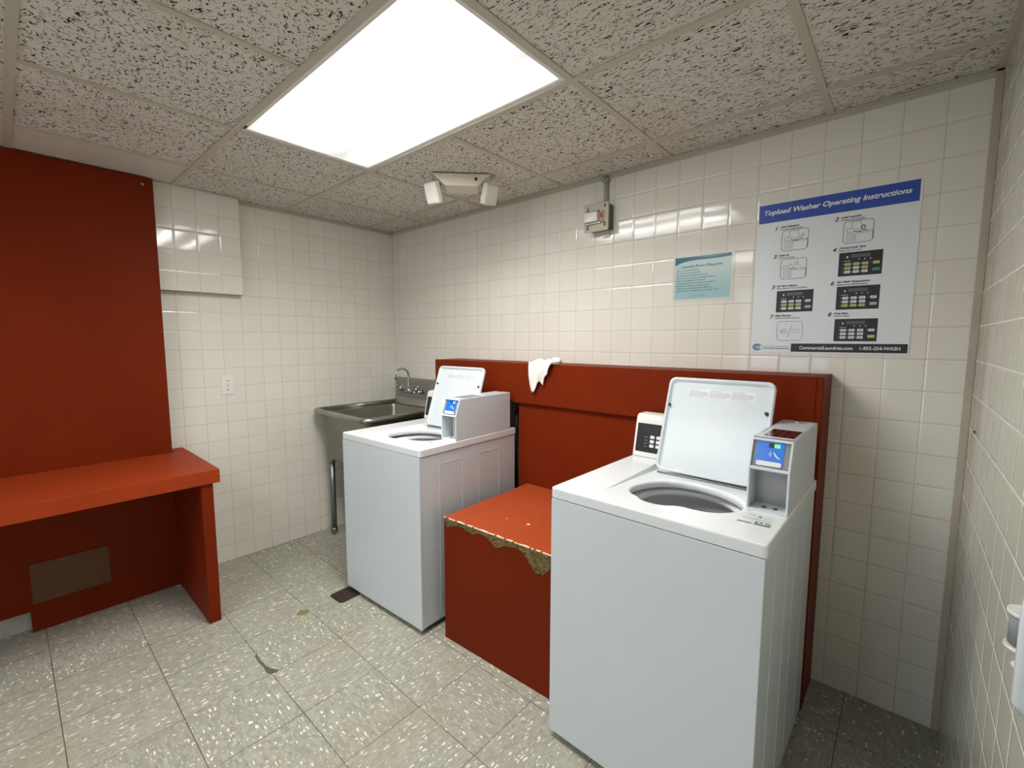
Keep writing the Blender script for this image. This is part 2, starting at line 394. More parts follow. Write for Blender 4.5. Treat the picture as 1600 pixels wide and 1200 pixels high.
def thing(name, label, cat, loc=(0, 0, 0), rotz=0.0, group=None):
    o = bpy.data.objects.new(name, None); COL.objects.link(o)
    o.location = loc; o.rotation_euler = (0, 0, rotz); o.empty_display_size = 0.1
    return tag(o, label, cat, group)

def struct(name, bm, mats): return tag(obj(name, bm, mats), kind='structure')

_fc = {}
def text_bm(bm, s, M4, size, align='LEFT', bold=0.0, shear=0.0, width=None, mi=0, lift=0.0):
    """lettering laid flat in the local xy plane of M4; width squeezes it to a given length"""
    cu = bpy.data.curves.new('t', 'FONT'); cu.body = s; cu.size = size; cu.shear = shear; cu.offset = bold*size
    cu.resolution_u = 3
    o = bpy.data.objects.new('t', cu); COL.objects.link(o)
    dg = bpy.context.evaluated_depsgraph_get(); dg.update()
    me = bpy.data.meshes.new_from_object(o.evaluated_get(dg))
    t = bmesh.new(); t.from_mesh(me)
    bpy.data.objects.remove(o); bpy.data.curves.remove(cu); bpy.data.meshes.remove(me)
    if not t.verts: t.free(); return
    x0 = min(v.co.x for v in t.verts); x1 = max(v.co.x for v in t.verts)
    k = (width/(x1-x0)) if width else 1.0
    dx = 0 if align == 'LEFT' else -(x1-x0)*k/2 if align == 'CENTER' else -(x1-x0)*k
    for v in t.verts: v.co = Vector(((v.co.x-x0)*k+dx, v.co.y, lift))
    merge(bm, t, M4, mi)

def basis(o, ex, ey):
    ex = Vector(ex).normalized(); ey = Vector(ey).normalized(); ez = ex.cross(ey)
    return Matrix(((ex.x, ey.x, ez.x, o[0]), (ex.y, ey.y, ez.y, o[1]), (ex.z, ey.z, ez.z, o[2]), (0, 0, 0, 1)))

# ------------------------------------------------------------------ room shell
b = B(); box(b, -0.1, W+0.1, YF-0.1, 0.1, -0.1, 0.0)
struct('floor', b, 'floor')
b = B(); box(b, -0.1, W+0.1, 0.0, 0.1, 0.0, H+0.15); struct('wall_back', b, 'tile_back')
b = B(); box(b, -0.1, 0.0, YF, 0.0, 0.0, H+0.15)
box(b, 0.0, 0.052, -2.05, -1.118, 1.673, H+0.01, 0.0015)          # tiled boxing under the ceiling
struct('wall_left', b, 'tile_side')
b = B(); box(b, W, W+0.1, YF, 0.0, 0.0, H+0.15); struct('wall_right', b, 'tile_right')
b = B()
box(b, -0.1, 1.45, YF-0.1, YF, 0, H+0.15); box(b, 2.45, W+0.1, YF-0.1, YF, 0, H+0.15); box(b, 1.45, 2.45, YF-0.1, YF, 2.1, H+0.15)
struct('wall_front', b, 'paint_plain')
b = B(); box(b, W-0.021, W, -0.004, 0.0, 0.0, H, 0.0015, 1); struct('trim_4', b, 'corner_bead')
b = B()
for x0, x1, z0, z1 in ((1.43, 1.49, 0, 2.13), (2.41, 2.47, 0, 2.13), (1.43, 2.47, 2.07, 2.13)): box(b, x0, x1, YF-0.11, YF+0.015, z0, z1, 0.003)
struct('trim_3', b, 'dark_frame')  # frame of the added doorway, out of view

# ceiling: lay-in panels resting in a painted grid
q = 0.6096; GX, GY = 0.443, -0.2227
gx = [GX+q*k for k in range(-1, 6)]
b = B()
xs = [0.0]+[x for x in gx if 0 < x < W]+[W]
ys = [0.0]+[GY-q*k for k in range(0, 6)]+[YF]
for i in range(len(xs)-1):
    for j in range(len(ys)-1):
        if 0.9 < xs[i]+0.2 < 2.1 and xs[i] > 1.0 and j in (2, 5): continue     # the light sits here
        plain_t = (i == 0 and j >= 3)
        box(b, xs[i]-0.003, xs[i+1]+0.003, ys[j+1]-0.003, ys[j]+0.003, H+0.004, H+0.022, mi=1 if plain_t else 0)
box(b, -0.1, W+0.1, YF-0.1, 0.1, H+0.14, H+0.2, mi=1)
struct('ceiling', b, ['ceiling', 'ceiling_plain'])
b = B(); g2 = 0.0125
lx = {0: 0.443, 1: 1.0526, 3: 2.2718, 4: 2.8814}
for x in (0.443, 1.0526, 1.6622, 2.2718, 2.8814):
    # cross tees run across the room; the middle one stops at the light
    if abs(x-1.6622) < 0.01:
        box(b, x-g2, x+g2, GY-q, 0, H-0.001, H+0.006, 0.0005, 1); box(b, x-g2, x+g2, GY-4*q, GY-2*q, H-0.001, H+0.006, 0.0005, 1); box(b, x-g2, x+g2, YF, GY-5*q, H-0.001, H+0.006, 0.0005, 1)
    else: box(b, x-g2, x+g2, YF, 0, H-0.001, H+0.006, 0.0005, 1)
for y in ys[1:-1]: box(b, 0, W, y-g2, y+g2, H-0.0015, H+0.005, 0.0005, 1)
struct('trim_1', b, 'grid')
b = B()
for (x0, x1, y0, y1) in ((0, W, -0.020, 0), (0, 0.020, -1.118, 0), (0.052, 0.072, YF, -1.118), (W-0.020, W, YF, 0)):
    box(b, x0, x1, y0, y1, H-0.002, H+0.002)
box(b, 0, W, -0.003, 0, H-0.018, H); box(b, 0, 0.003, -1.118, 0, H-0.018, H); box(b, W-0.003, W, YF, 0, H-0.018, H)
struct('trim_2', b, 'grid')
b = B(); box(b, 0.0, 0.060, YF, -2.128, 0.0, 0.105, 0.004); struct('baseboard_left', b, 'white_trim')

# floor damage: filled crack, missing chip, and drill hole in the wall
def blob(bm, pts, z0, z1, mi=0): prism(bm, pts, 'z', z0, z1, mi=mi)
b = B(); blob(b, [(1.045, -1.471), (1.075, -1.479), (1.12, -1.480), (1.17, -1.476), (1.205, -1.466), (1.235, -1.448), (1.242, -1.462), (1.236, -1.482), (1.21, -1.490), (1.17, -1.486), (1.12, -1.489), (1.07, -1.486)], 0.0, 0.0008)
tag(obj('floor_filler_patch', b, 'grey_patch'), 'dark grey sliver of filler along a cracked tile seam', 'floor patch')
b = B(); blob(b, [(0.870, -1.205), (0.905, -1.235), (0.928, -1.205), (0.926, -1.180), (0.900, -1.172)], 0.0, 0.0008)
tag(obj('floor_adhesive_patch', b, 'olive_patch'), 'small olive patch where a floor tile corner has broken away', 'floor patch')
b = B(); lathe(b, [(0.0, 0.0), (0.0045, 0.0), (0.005, 0.001), (0.003, 0.003), (0.0, 0.0035)], n=12, mat=Matrix.Translation((W, -0.16, 1.12)) @ Matrix.Rotation(-PI/2, 4, 'Y'))
tag(obj('wall_plug', b, 'shadow_gap'), 'tiny black screw plug in the right hand tiled wall', 'wall plug')

# ------------------------------------------------------------------ ceiling light
def make_light(label, y, watts):
    t = thing('ceiling_light', label, 'ceiling light', (1.6622, y, H), 0, 'fluorescent ceiling lights')
    b = B(); x0, x1, y0, y1 = -0.597, 0.597, -0.292, 0.292
    for a in ((x0, x1, y0, y0+0.018), (x0, x1, y1-0.018, y1), (x0, x0+0.018, y0+0.018, y1-0.018), (x1-0.018, x1, y0+0.018, y1-0.018)):
        box(b, a[0], a[1], a[2], a[3], 0.0035, 0.016, 0.001, 1)
    box(b, x0, x1, y0, y1, 0.09, 0.10); box(b, x0, x0+0.004, y0, y1, 0.016, 0.09); box(b, x1-0.004, x1, y0, y1, 0.016, 0.09)
    box(b, x0, x1, y0, y0+0.004, 0.016, 0.09); box(b, x0, x1, y1-0.004, y1, 0.016, 0.09)
    obj('frame', b, 'white_plastic', t)
    b = B(); box(b, x0+0.014, x1-0.014, y0+0.014, y1-0.014, 0.0065, 0.0100); obj('diffuser', b, 'diffuser', t)
    b = B(); box(b, x0+0.02, x0+0.05, y0+0.001, y0+0.012, 0.0, 0.0045, 0.001, 1); obj('latch', b, 'black', t)
    ld = bpy.data.lights.new('fluorescent_tubes', 'AREA'); ld.shape = 'RECTANGLE'; ld.size = 1.14; ld.size_y = 0.53
    ld.energy = watts; ld.color = (1.0, 0.985, 0.93); ld.spread = math.radians(150)
    lo = bpy.data.objects.new('fluorescent_tubes', ld); COL.objects.link(lo); lo.parent = t; lo.location = (0, 0, 0.004)
    return t
make_light('large glowing fluorescent panel light set in the ceiling above the washers', GY-1.5*q, LAMP_WATTS)
make_light('second fluorescent panel light, behind the camera, mirrored in the tiles beside the notice', GY-4.5*q, LAMP_WATTS*0.6)

# ------------------------------------------------------------------ emergency light
ang = math.atan2(0.218, 0.212)
t = thing('emergency_light', 'white twin-head emergency light on the ceiling near the corner', 'emergency light', (1.343, -0.475, H), ang)
# local x runs along the face, local y points away from the viewer (toward the corner)
b = B(); tt = bmesh.new()
P = [(-0.150, -0.072, -0.001), (0.150, -0.072, -0.001), (0.150, 0.072, -0.001), (-0.150, 0.072, -0.001),
     (-0.082, -0.070, -0.062), (0.082, -0.070, -0.062), (0.082, 0.070, -0.062), (-0.082, 0.070, -0.062)]
vv = [tt.verts.new(p) for p in P]
for f in ((3, 2, 1, 0), (4, 5, 6, 7), (0, 1, 5, 4), (1, 2, 6, 5), (2, 3, 7, 6), (3, 0, 4, 7)): tt.faces.new([vv[i] for i in f])
bmesh.ops.recalc_face_normals(tt, faces=tt.faces[:])
bmesh.ops.bevel(tt, geom=tt.edges[:], offset=0.007, segments=3, profile=0.6, affect='EDGES')
merge(b, tt); obj('housing', b, 'ivory_plastic', t)
b = B(); box(b, 0.068, 0.082, -0.0745, -0.068, -0.036, -0.022, 0.001, 1); obj('test_button', b, 'black', t)
b = B(); disc(b, (0, 0, 0), 0.006, 0.0035, 14, Matrix.Translation((-0.072, -0.0685, -0.018)) @ Matrix.Rotation(PI/2, 4, 'X')); obj('indicator', b, 'ivory_plastic', t)
for s in (-1, 1):
    hd = Matrix.Translation((s*0.146, -0.030, -0.088)) @ Matrix.Rotation(s*0.80, 4, 'Z') @ Matrix.Rotation(-s*0.10, 4, 'Y') @ Matrix.Rotation(0.35, 4, 'X')
    b = B(); box(b, -0.048, 0.048, -0.016, 0.016, -0.054, 0.050, 0.010, 3, hd)
    prism(b, [(-0.034, -0.036), (0.034, -0.036), (0.022, 0.03), (-0.022, 0.03)], 'y', 0.012, 0.034, 0.006, hd)
    h = obj('lamp_head', b, 'ivory_plastic', t)
    b = B(); box(b, -0.040, 0.040, -0.0175, -0.0155, -0.046, 0.042, 0.0008, 1, hd); obj('lens', b, 'white_plastic', h)
    b = B(); tube(b, [(s*0.108, 0, -0.030), (s*0.125, -0.01, -0.045), (s*0.140, -0.020, -0.065)], 0.009, 10); obj('swivel', b, 'grey_plastic', t)

# ------------------------------------------------------------------ fire alarm strobe and conduit
t = thing('fire_alarm', 'small fire alarm strobe box high on the back wall', 'fire alarm', (1.905, 0, 2.03))
b = B(); box(b, -0.052, 0.068, -0.050, -0.0003, -0.062, 0.062, 0.003, 1); obj('back_box', b, 'box_dark', t)
b = B(); box(b, -0.070, 0.070, -0.060, -0.048, -0.070, 0.070, 0.004, 2); pl = obj('face_plate', b, 'plate_paint', t)
b = B(); prism(b, [(-0.060, -0.024), (0.020, -0.024), (0.020, 0.026), (-0.060, 0.026)], 'y', -0.084, -0.059, 0.008, seg=3); obj('strobe_lens', b, 'strobe', t)
b = B(); box(b, -0.064, 0.034, -0.068, -0.058, -0.034, -0.024, 0.003, 1); obj('reflector', b, 'strobe_metal', t); b = B(); box(b, -0.064, 0.024, -0.068, -0.058, 0.026, 0.034, 0.003, 1)
obj('reflector', b, 'strobe_metal', t)
for x, z0, z1 in ((-0.048, -0.058, -0.036), (-0.046, 0.036, 0.052), (0.052, -0.05, -0.03), (0.052, 0.044, 0.058)): 
    b = B(); tube(b, [(x, -0.062, z0), (x, -0.062, z1)], 0.005, 8); obj('plate_rib', b, 'strobe_metal', t)
b = B(); text_bm(b, 'FIRE', basis((0.052, -0.0606, -0.030), (0, 0, 1), (-1, 0, 0)), 0.024, bold=0.02, width=0.062)
box(b, 0.026, 0.036, -0.0610, -0.0595, -0.004, 0.022); obj('lettering', b, 'red_ink', t)
b = B(); tube(b, [(1.934, -0.013, 2.088), (1.934, -0.013, H-0.003)], 0.0115, 12)
tube(b, [(1.934, -0.013, 2.088), (1.934, -0.013, 2.112)], 0.0145, 12); box(b, 1.912, 1.956, -0.026, -0.0003, 2.215, 2.223, 0.001, 1)
tag(obj('electrical_conduit', b, 'conduit_paint'), 'short grey vertical conduit running from alarm box up to ceiling', 'conduit')
b = B(); box(b, 1.918, 1.955, -0.008, -0.0003, 1.935, 1.972, 0.001, 1)
tag(obj('conduit_stub', b, 'ivory_plastic'), 'small pale bracket on the wall just under the fire alarm', 'bracket')

# ------------------------------------------------------------------ instruction poster (20 x 24 in)
PX, PZ = 2.6500, 1.3500
t = thing('instruction_poster', 'large washer operating instructions poster with blue heading on tiled wall', 'poster', (PX, 0, PZ))
PM = basis((0, -0.0022, 0), (1, 0, 0), (0, 0, 1))
def flat(bm, x0, x1, z0, z1, y, th=0.0003, mi=0): box(bm, x0, x1, -y-th, -y, z0, z1, mi=mi)
b = B(); box(b, 0, 0.509, -0.002, -0.0003, 0, 0.6085); obj('sheet', b, 'poster_white', t)
b = B(); flat(b, 0.0045, 0.5025, 0.533, 0.606, 0.002)
hb = obj('header_band', b, 'poster_blue', t)
b = B()
for k in range(12): flat(b, 0.0045, 0.5025, 0.5368+k*0.0058, 0.5376+k*0.0058, 0.0023, 0.0001)
obj('pinstripe', b, 'poster_blue_line', hb)
b = B(); text_bm(b, 'Topload Washer Operating Instructions', PM @ Matrix.Translation((0.023, 0.5645, 0.0005)), 0.0262, bold=0.028, shear=0.25, width=0.459)
obj('heading_lettering', b, 'ink_white', t)
steps = [('1', 'Add Detergent.', 'Agregue detergente.', 0.0665, 0.500, 0.071, 0.083), ('2', 'Load Laundry.', 'Coloque las prendas.', 0.2650, 0.503, 0.068, 0.080),
         ('3', 'Close Lid.', 'Cierre la puerta.', 0.0655, 0.387, 0.042, 0.062), ('4', 'Choose Cycle Type.', 'Seleccione el ciclo.', 0.2650, 0.390, 0.088, 0.076),
         ('5', 'Set Fabric Selector.', 'Seleccione el ciclo de lavado.', 0.0655, 0.2640, 0.078, 0.112), ('6', 'Set Wash Temperature.', 'Seleccione temperatura.', 0.2660, 0.2640, 0.105, 0.100),
         ('7', 'Make Payment.', 'Inserte la tarjeta de pago.', 0.0650, 0.1440, 0.063, 0.092), ('8', 'Press Start.', 'Presione Start.', 0.2640, 0.1460, 0.050, 0.055)]
for n, e, sp, x, z, we, ws in steps:
    b = B()
    text_bm(b, n, PM @ Matrix.Translation((x, z-0.001, 0.0002)), 0.0200, bold=0.035, shear=0.3)
    text_bm(b, '- '+e, PM @ Matrix.Translation((x+0.0135, z+0.006, 0.0002)), 0.0096, bold=0.045, shear=0.25, width=we)
    text_bm(b, '- '+sp, PM @ Matrix.Translation((x+0.0135, z-0.0035, 0.0002)), 0.0086, bold=0.02, shear=0.25, width=ws)
    obj('step_lettering', b, 'ink_black', t)
def outline(bm, pts, w, M4, closed=True):
    n = len(pts)
    for i in range(n if closed else n-1):
        a = Vector(pts[i]); c = Vector(pts[(i+1) % n]); d = (c-a)
        if d.length < 1e-6: continue
        nrm = Vector((-d.y, d.x)).normalized()*w/2; e = d.normalized()*w*0.3
        vs_ = [bm.verts.new(M4 @ Vector((q_.x, q_.y, 0))) for q_ in (a-nrm-e, c-nrm+e, c+nrm+e, a+nrm-e)]
        bm.faces.new(vs_)
def washer_drawing(bm, x0, x1, z0, z1, mode):
    L = PM @ Matrix.Translation((0, 0, 0.0002)); w = x1-x0; h = z1-z0
    pt = lambda a, c: (x0+a*w, z0+c*h)
    outline(bm, rrect(x0, x1, z0, z1, 0.012, 4), 0.0016, L)
    lw = 0.0011
    outline(bm, [pt(0.14, 0.06), pt(0.14, 0.50), pt(0.98, 0.50), pt(0.98, 0.06)], lw, L, False)
    outline(bm, [pt(0.42, 0.06), pt(0.42, 0.42), pt(0.98, 0.44)], lw, L, False)
    for a in (0.22, 0.30, 0.36): outline(bm, [pt(a, 0.06), pt(a, 0.46)], lw, L, False)
    outline(bm, [pt(0.14, 0.50), pt(0.10, 0.62), pt(0.20, 0.68), pt(0.28, 0.60)], lw, L, False)
    if mode == 'open':
        outline(bm, [pt(0.32, 0.62), pt(0.28, 0.92), pt(0.62, 0.96), pt(0.66, 0.56)], lw, L)
        outline(bm, [pt(0.36, 0.52), pt(0.50, 0.46), pt(0.72, 0.50), pt(0.78, 0.56)], 0.0022, L, False)
        outline(bm, [pt(0.70, 0.58), pt(0.80, 0.74), pt(0.86, 0.66)], 0.0018, L, False)
    elif mode == 'full':
        outline(bm, [pt(0.30, 0.62), pt(0.26, 0.94), pt(0.56, 0.98), pt(0.62, 0.60)], lw, L)
        for k in range(7):
            a = k/7*2*PI; outline(bm, [pt(0.66+0.05*math.cos(a), 0.66+0.08*math.sin(a)), pt(0.66+0.08*math.cos(a+1), 0.66+0.11*math.sin(a+1))], 0.0022, L, False)
        outline(bm, [pt(0.36, 0.52), pt(0.56, 0.47), pt(0.80, 0.54)], 0.002, L, False)
    else:
        outline(bm, [pt(0.28, 0.54), pt(0.36, 0.76), pt(0.50, 0.60), pt(0.56, 0.50)], 0.0016, L, False)
        outline(bm, [pt(0.52, 0.86), pt(0.58, 0.66), pt(0.66, 0.88), pt(0.70, 0.60)], lw, L, False)
        outline(bm, [pt(0.36, 0.52), pt(0.62, 0.50)], 0.002, L, False)
for x0_, x1_, z0_, z1_, mode in ((0.092, 0.1825, 0.413, 0.4935, 'open'), (0.2945, 0.3835, 0.4155, 0.4955, 'full'), (0.0935, 0.1825, 0.300, 0.3795, 'close')):
    b = B(); washer_drawing(b, x0_, x1_, z0_, z1_, mode); obj('washer_drawing', b, 'ink_black', t)
b = B(); L = PM @ Matrix.Translation((0, 0, 0.0002)); outline(b, rrect(0.0935, 0.1825, 0.0515, 0.1285, 0.012, 4), 0.0013, L)
outline(b, [(0.131, 0.066), (0.147, 0.115)], 0.0012, L, False); outline(b, [(0.1195+0.007*math.cos(k/10*2*PI), 0.089+0.009*math.sin(k/10*2*PI)) for k in range(10)], 0.0014, L)
for k in range(3): outline(b, [(0.103+k*0.004, 0.084), (0.105+k*0.004, 0.095)], 0.0008, L, False)
outline(b, [(0.146, 0.093), (0.152, 0.098), (0.158, 0.093), (0.164, 0.098), (0.172, 0.095)], 0.001, L, False); outline(b, [(0.144, 0.084), (0.174, 0.085)], 0.001, L, False)
obj('payment_drawing', b, 'ink_black', t)
pan = [(0.2865, 0.416, 0.2937, 0.3815, 'YYYY', 'YWY', 'WWW', 'G'), (0.085, 0.2122, 0.167, 0.2535, 'WWWW', 'YYY', 'WWW', 'g'), (0.2865, 0.4155, 0.1688, 0.2558, 'WWWW', 'WWW', 'YYY', 'g'), (0.287, 0.417, 0.0488, 0.1335, 'WWWW', 'WWW', 'WWW', 'Y')]
for x0_, x1_, z0_, z1_, ra, rb, rc, stt in pan:
    w = x1_-x0_; h = z1_-z0_
    b = B(); flat(b, x0_, x1_, z0_, z1_, 0.002, 0.0002)
    flat(b, x0_+0.28*w, x0_+0.72*w, z0_+0.76*h, z0_+0.90*h, 0.0022, 0.0001, 2)
    for c_, (row, zf) in enumerate(((ra, 0.44), (rb, 0.28), (rc, 0.12))):
        for k, ch in enumerate(row):
            xx = x0_+(0.15+0.20*k)*w if k < 3 else x0_+0.80*w
            flat(b, xx, xx+0.135*w, z0_+zf*h, z0_+(zf+0.11)*h, 0.0022, 0.0001, 3 if ch == 'Y' else 1)
            flat(b, xx+0.03*w, xx+0.10*w, z0_+(zf+0.045)*h, z0_+(zf+0.065)*h, 0.0023, 0.0001, 0)
            flat(b, xx-0.035*w, xx-0.02*w, z0_+(zf+0.04)*h, z0_+(zf+0.07)*h, 0.0022, 0.0001, 1)
    flat(b, x0_+0.79*w, x0_+0.95*w, z0_+0.16*h, z0_+0.28*h, 0.0022, 0.0001, {'G': 4, 'Y': 3, 'g': 5}[stt])
    for k in range(3): flat(b, x0_+(0.46+0.13*k)*w, x0_+(0.485+0.13*k)*w, z0_+0.66*h, z0_+0.70*h, 0.0022, 0.0001, 1)
    flat(b, x0_+0.18*w, x0_+0.215*w, z0_+0.76*h, z0_+0.84*h, 0.0022, 0.0001, 1); flat(b, x0_+0.12*w, x0_+0.28*w, z0_+0.62*h, z0_+0.635*h, 0.0022, 0.0001, 1)
    obj('control_panel_picture', b, ['ink_black', 'ink_white', 'ink_grey', 'ink_yellow', 'ink_green', 'silver'], t)
b = B(); flat(b, 0.1465, 0.505, 0.006, 0.0393, 0.002); obj('footer_band', b, 'ink_black', t)
b = B(); text_bm(b, 'CommercialLaundries.com', PM @ Matrix.Translation((0.1765, 0.0165, 0.0005)), 0.0175, bold=0.02, width=0.172); obj('footer_lettering', b, 'ink_white', t); b = B()
text_bm(b, '1-855-254-WASH', PM @ Matrix.Translation((0.370, 0.0165, 0.0005)), 0.0175, bold=0.02, width=0.1155); obj('footer_lettering', b, 'ink_white', t)
b = B(); sw_ = [(0.0245+0.0155*math.cos(a), 0.0235+0.0115*math.sin(a)) for a in [math.radians(20+k*15) for k in range(21)]]
for i in range(len(sw_)-1): outline(b, [sw_[i], sw_[i+1]], 0.003+0.004*math.sin(PI*i/20), PM @ Matrix.Translation((0, 0, 0.0002+i*0.000002)), False)
sw_ = [(0.0245+0.007*math.cos(a), 0.0235+0.0055*math.sin(a)) for a in [math.radians(k*20) for k in range(17)]]
for i in range(len(sw_)-1): outline(b, [sw_[i], sw_[i+1]], 0.004, PM @ Matrix.Translation((0, 0, 0.0003+i*0.000002)), False)
obj('logo', b, 'ink_logo', t)
b = B(); text_bm(b, 'Commercial Laundries, Inc.', PM @ Matrix.Translation((0.0425, 0.0255, 0.0002)), 0.008, width=0.098); obj('company_lettering', b, 'ink_logo', t)
b = B(); text_bm(b, 'YOUR LAUNDRY ROOM SOLUTION', PM @ Matrix.Translation((0.0425, 0.0165, 0.0002)), 0.0068, bold=0.03, width=0.098); obj('tagline_lettering', b, 'ink_black', t)

# ------------------------------------------------------------------ etiquette notice
t = thing('etiquette_notice', 'small laminated teal laundry room etiquette notice on tiled wall', 'notice', (2.296, 0, 1.578))
b = B(); prism(b, rrect(0, 0.272, 0, 0.214, 0.006, 3), 'y', -0.0012, -0.0003); obj('laminate', b, 'sheet_clear', t)
b = B(); flat(b, 0.010, 0.258, 0.014, 0.206, 0.0012, 0.0002); obj('printed_sheet', b, 'sheet_teal', t)
b = B()
top = [(0.010+0.248*k/24, 0.206) for k in range(25)]; low = [(0.010+0.248*k/24, 0.206-0.010-0.026*math.exp(-k*0.22)-0.010*math.sin(PI*k/24*0.9)*(k/24)) for k in range(25)]
prism(b, top+low[::-1], 'y', -0.0017, -0.0014); obj('header_wave', b, 'ink_teal', t)
b = B(); up = [(0.10+0.158*k/16, 0.204) for k in range(17)]; lo_ = [(0.10+0.158*k/16, 0.204-0.006*math.sin(PI*k/16)) for k in range(17)]
prism(b, [p_ for i_, p_ in enumerate(up)]+lo_[::-1][1:-1], 'y', -0.0019, -0.0017); obj('header_wave', b, 'ink_teal2', t)
b = B(); EM = basis((0, -0.0016, 0), (1, 0, 0), (0, 0, 1))
text_bm(b, 'Laundry Room Etiquette', EM @ Matrix.Translation((0.040, 0.158, 0)), 0.0165, bold=0.02, shear=0.2, width=0.180)
for k, (ln, w_) in enumerate((('- Do not overload the machines.', 0.108), ('- Do not use too much detergent.', 0.114), ('- Remove all items immediately after each use.', 0.142), ('- Do not leave your laundry unattended inside the', 0.176),
        ('  machines for extended periods of time.', 0.136), ('- If machine lights are on, contact the number of', 0.178), ('  the facility for repairs or refunds please.', 0.156), ('- Please report to the management office, the', 0.162), ('  malfunctioning of machines or laundry room.', 0.196))):
    text_bm(b, ln, EM @ Matrix.Translation((0.016, 0.144-k*0.0118, 0)), 0.0088, bold=0.02, width=w_)
text_bm(b, 'Thank you for your cooperation', EM @ Matrix.Translation((0.075, 0.026, 0)), 0.006, width=0.075)
obj('lettering', b, 'ink_teal', t)

# ------------------------------------------------------------------ outlet on left wall
t = thing('electrical_outlet', 'white electrical outlet on the left tiled wall beside the red panel', 'outlet', (0, -1.2195, 1.118))
b = B(); box(b, 0.0003, 0.006, -0.035, 0.035, -0.058, 0.058, 0.0025, 2); obj('cover_plate', b, 'white_plastic', t)
b = B(); pts = [(0.017*math.cos(a)*1.0, 0.017*math.sin(a)) for a in [2*PI*k/20 for k in range(20)]]
prism(b, [(a, c) for a, c in pts], 'x', 0.005, 0.008); obj('receptacle', b, 'white_plastic', t)
b = B()
for y_, z_, w_, h_ in ((-0.006, 0.004, 0.0022, 0.009), (0.006, 0.004, 0.0022, 0.007), (0, -0.008, 0.005, 0.005)): box(b, 0.0078, 0.0084, y_-w_/2, y_+w_/2, z_-h_/2, z_+h_/2)
for z_ in (0.028, -0.028): box(b, 0.0058, 0.0064, -0.004, 0.004, z_-0.003, z_+0.003)
obj('slots', b, 'black', t)

# ------------------------------------------------------------------ washing machine
def plate_hole(bm, outer, inner, zf_out, zf_in, depth_out, depth_in, mi=0):
    """top face between two loops; skirts drop by depth on both"""
    tmp = bmesh.new()
    vo = [tmp.verts.new((x, y, zf_out(x, y))) for x, y in outer]; vi = [tmp.verts.new((x, y, zf_in(x, y))) for x, y in inner]
    eo = [tmp.edges.new((vo[i], vo[(i+1) % len(vo)])) for i in range(len(vo))]; ei = [tmp.edges.new((vi[i], vi[(i+1) % len(vi)])) for i in range(len(vi))]
    bmesh.ops.triangle_fill(tmp, use_beauty=True, use_dissolve=False, edges=eo+ei, normal=(0, 0, 1))
    for L_, dpt in ((vo, depth_out), (vi, depth_in)):
        if not dpt: continue
        low_ = [tmp.verts.new(v.co-Vector((0, 0, dpt))) for v in L_]
        for i in range(len(L_)): tmp.faces.new([L_[i], low_[i], low_[(i+1) % len(L_)], L_[(i+1) % len(L_)]])
    bmesh.ops.recalc_face_normals(tmp, faces=tmp.faces[:])
    # the fill may also close the hole: drop faces whose centre lies inside the inner outline
    def inside(x, y):
        c = False
        for i in range(len(inner)):
            (xa, ya), (xb, yb) = inner[i], inner[(i+1) % len(inner)]
            if (ya > y) != (yb > y) and x < (xb-xa)*(y-ya)/(yb-ya)+xa: c = not c
        return c
    bad = [f for f in tmp.faces if abs(f.normal.z) > 0.5 and inside(*f.calc_center_median()[:2])]
    bmesh.ops.delete(tmp, geom=bad, context='FACES_ONLY')
    merge(bm, tmp, mi=mi)

WW, WD, WH = 0.6514, 0.7065, 0.9084
EGG = [(0.209, 0.156), (0.198, 0.185), (0.194, 0.214), (0.196, 0.250), (0.204, 0.290), (0.219, 0.330), (0.242, 0.362), (0.268, 0.382), (0.299, 0.395), (0.345, 0.400), (0.389, 0.393), (0.435, 0.376),
       (0.473, 0.349), (0.498, 0.325), (0.515, 0.298), (0.525, 0.270), (0.528, 0.240), (0.523, 0.210), (0.512, 0.185), (0.497, 0.162), (0.480, 0.145), (0.449, 0.130), (0.420, 0.127), (0.395, 0.130), (0.372, 0.118),
       (0.357, 0.102), (0.330, 0.092), (0.297, 0.093), (0.272, 0.104), (0.258, 0.122), (0.235, 0.132)]
def smooth_loop(P_, it=1):
    for _ in range(it):
        Q_ = []
        for i in range(len(P_)):
            a = P_[i]; c = P_[(i+1) % len(P_)]
            Q_ += [(a[0]*0.75+c[0]*0.25, a[1]*0.75+c[1]*0.25), (a[0]*0.25+c[0]*0.75, a[1]*0.25+c[1]*0.75)]
        P_ = Q_
    return P_
WELL = rrect(0.138, 0.556, 0.058, 0.540, 0.014, 4)
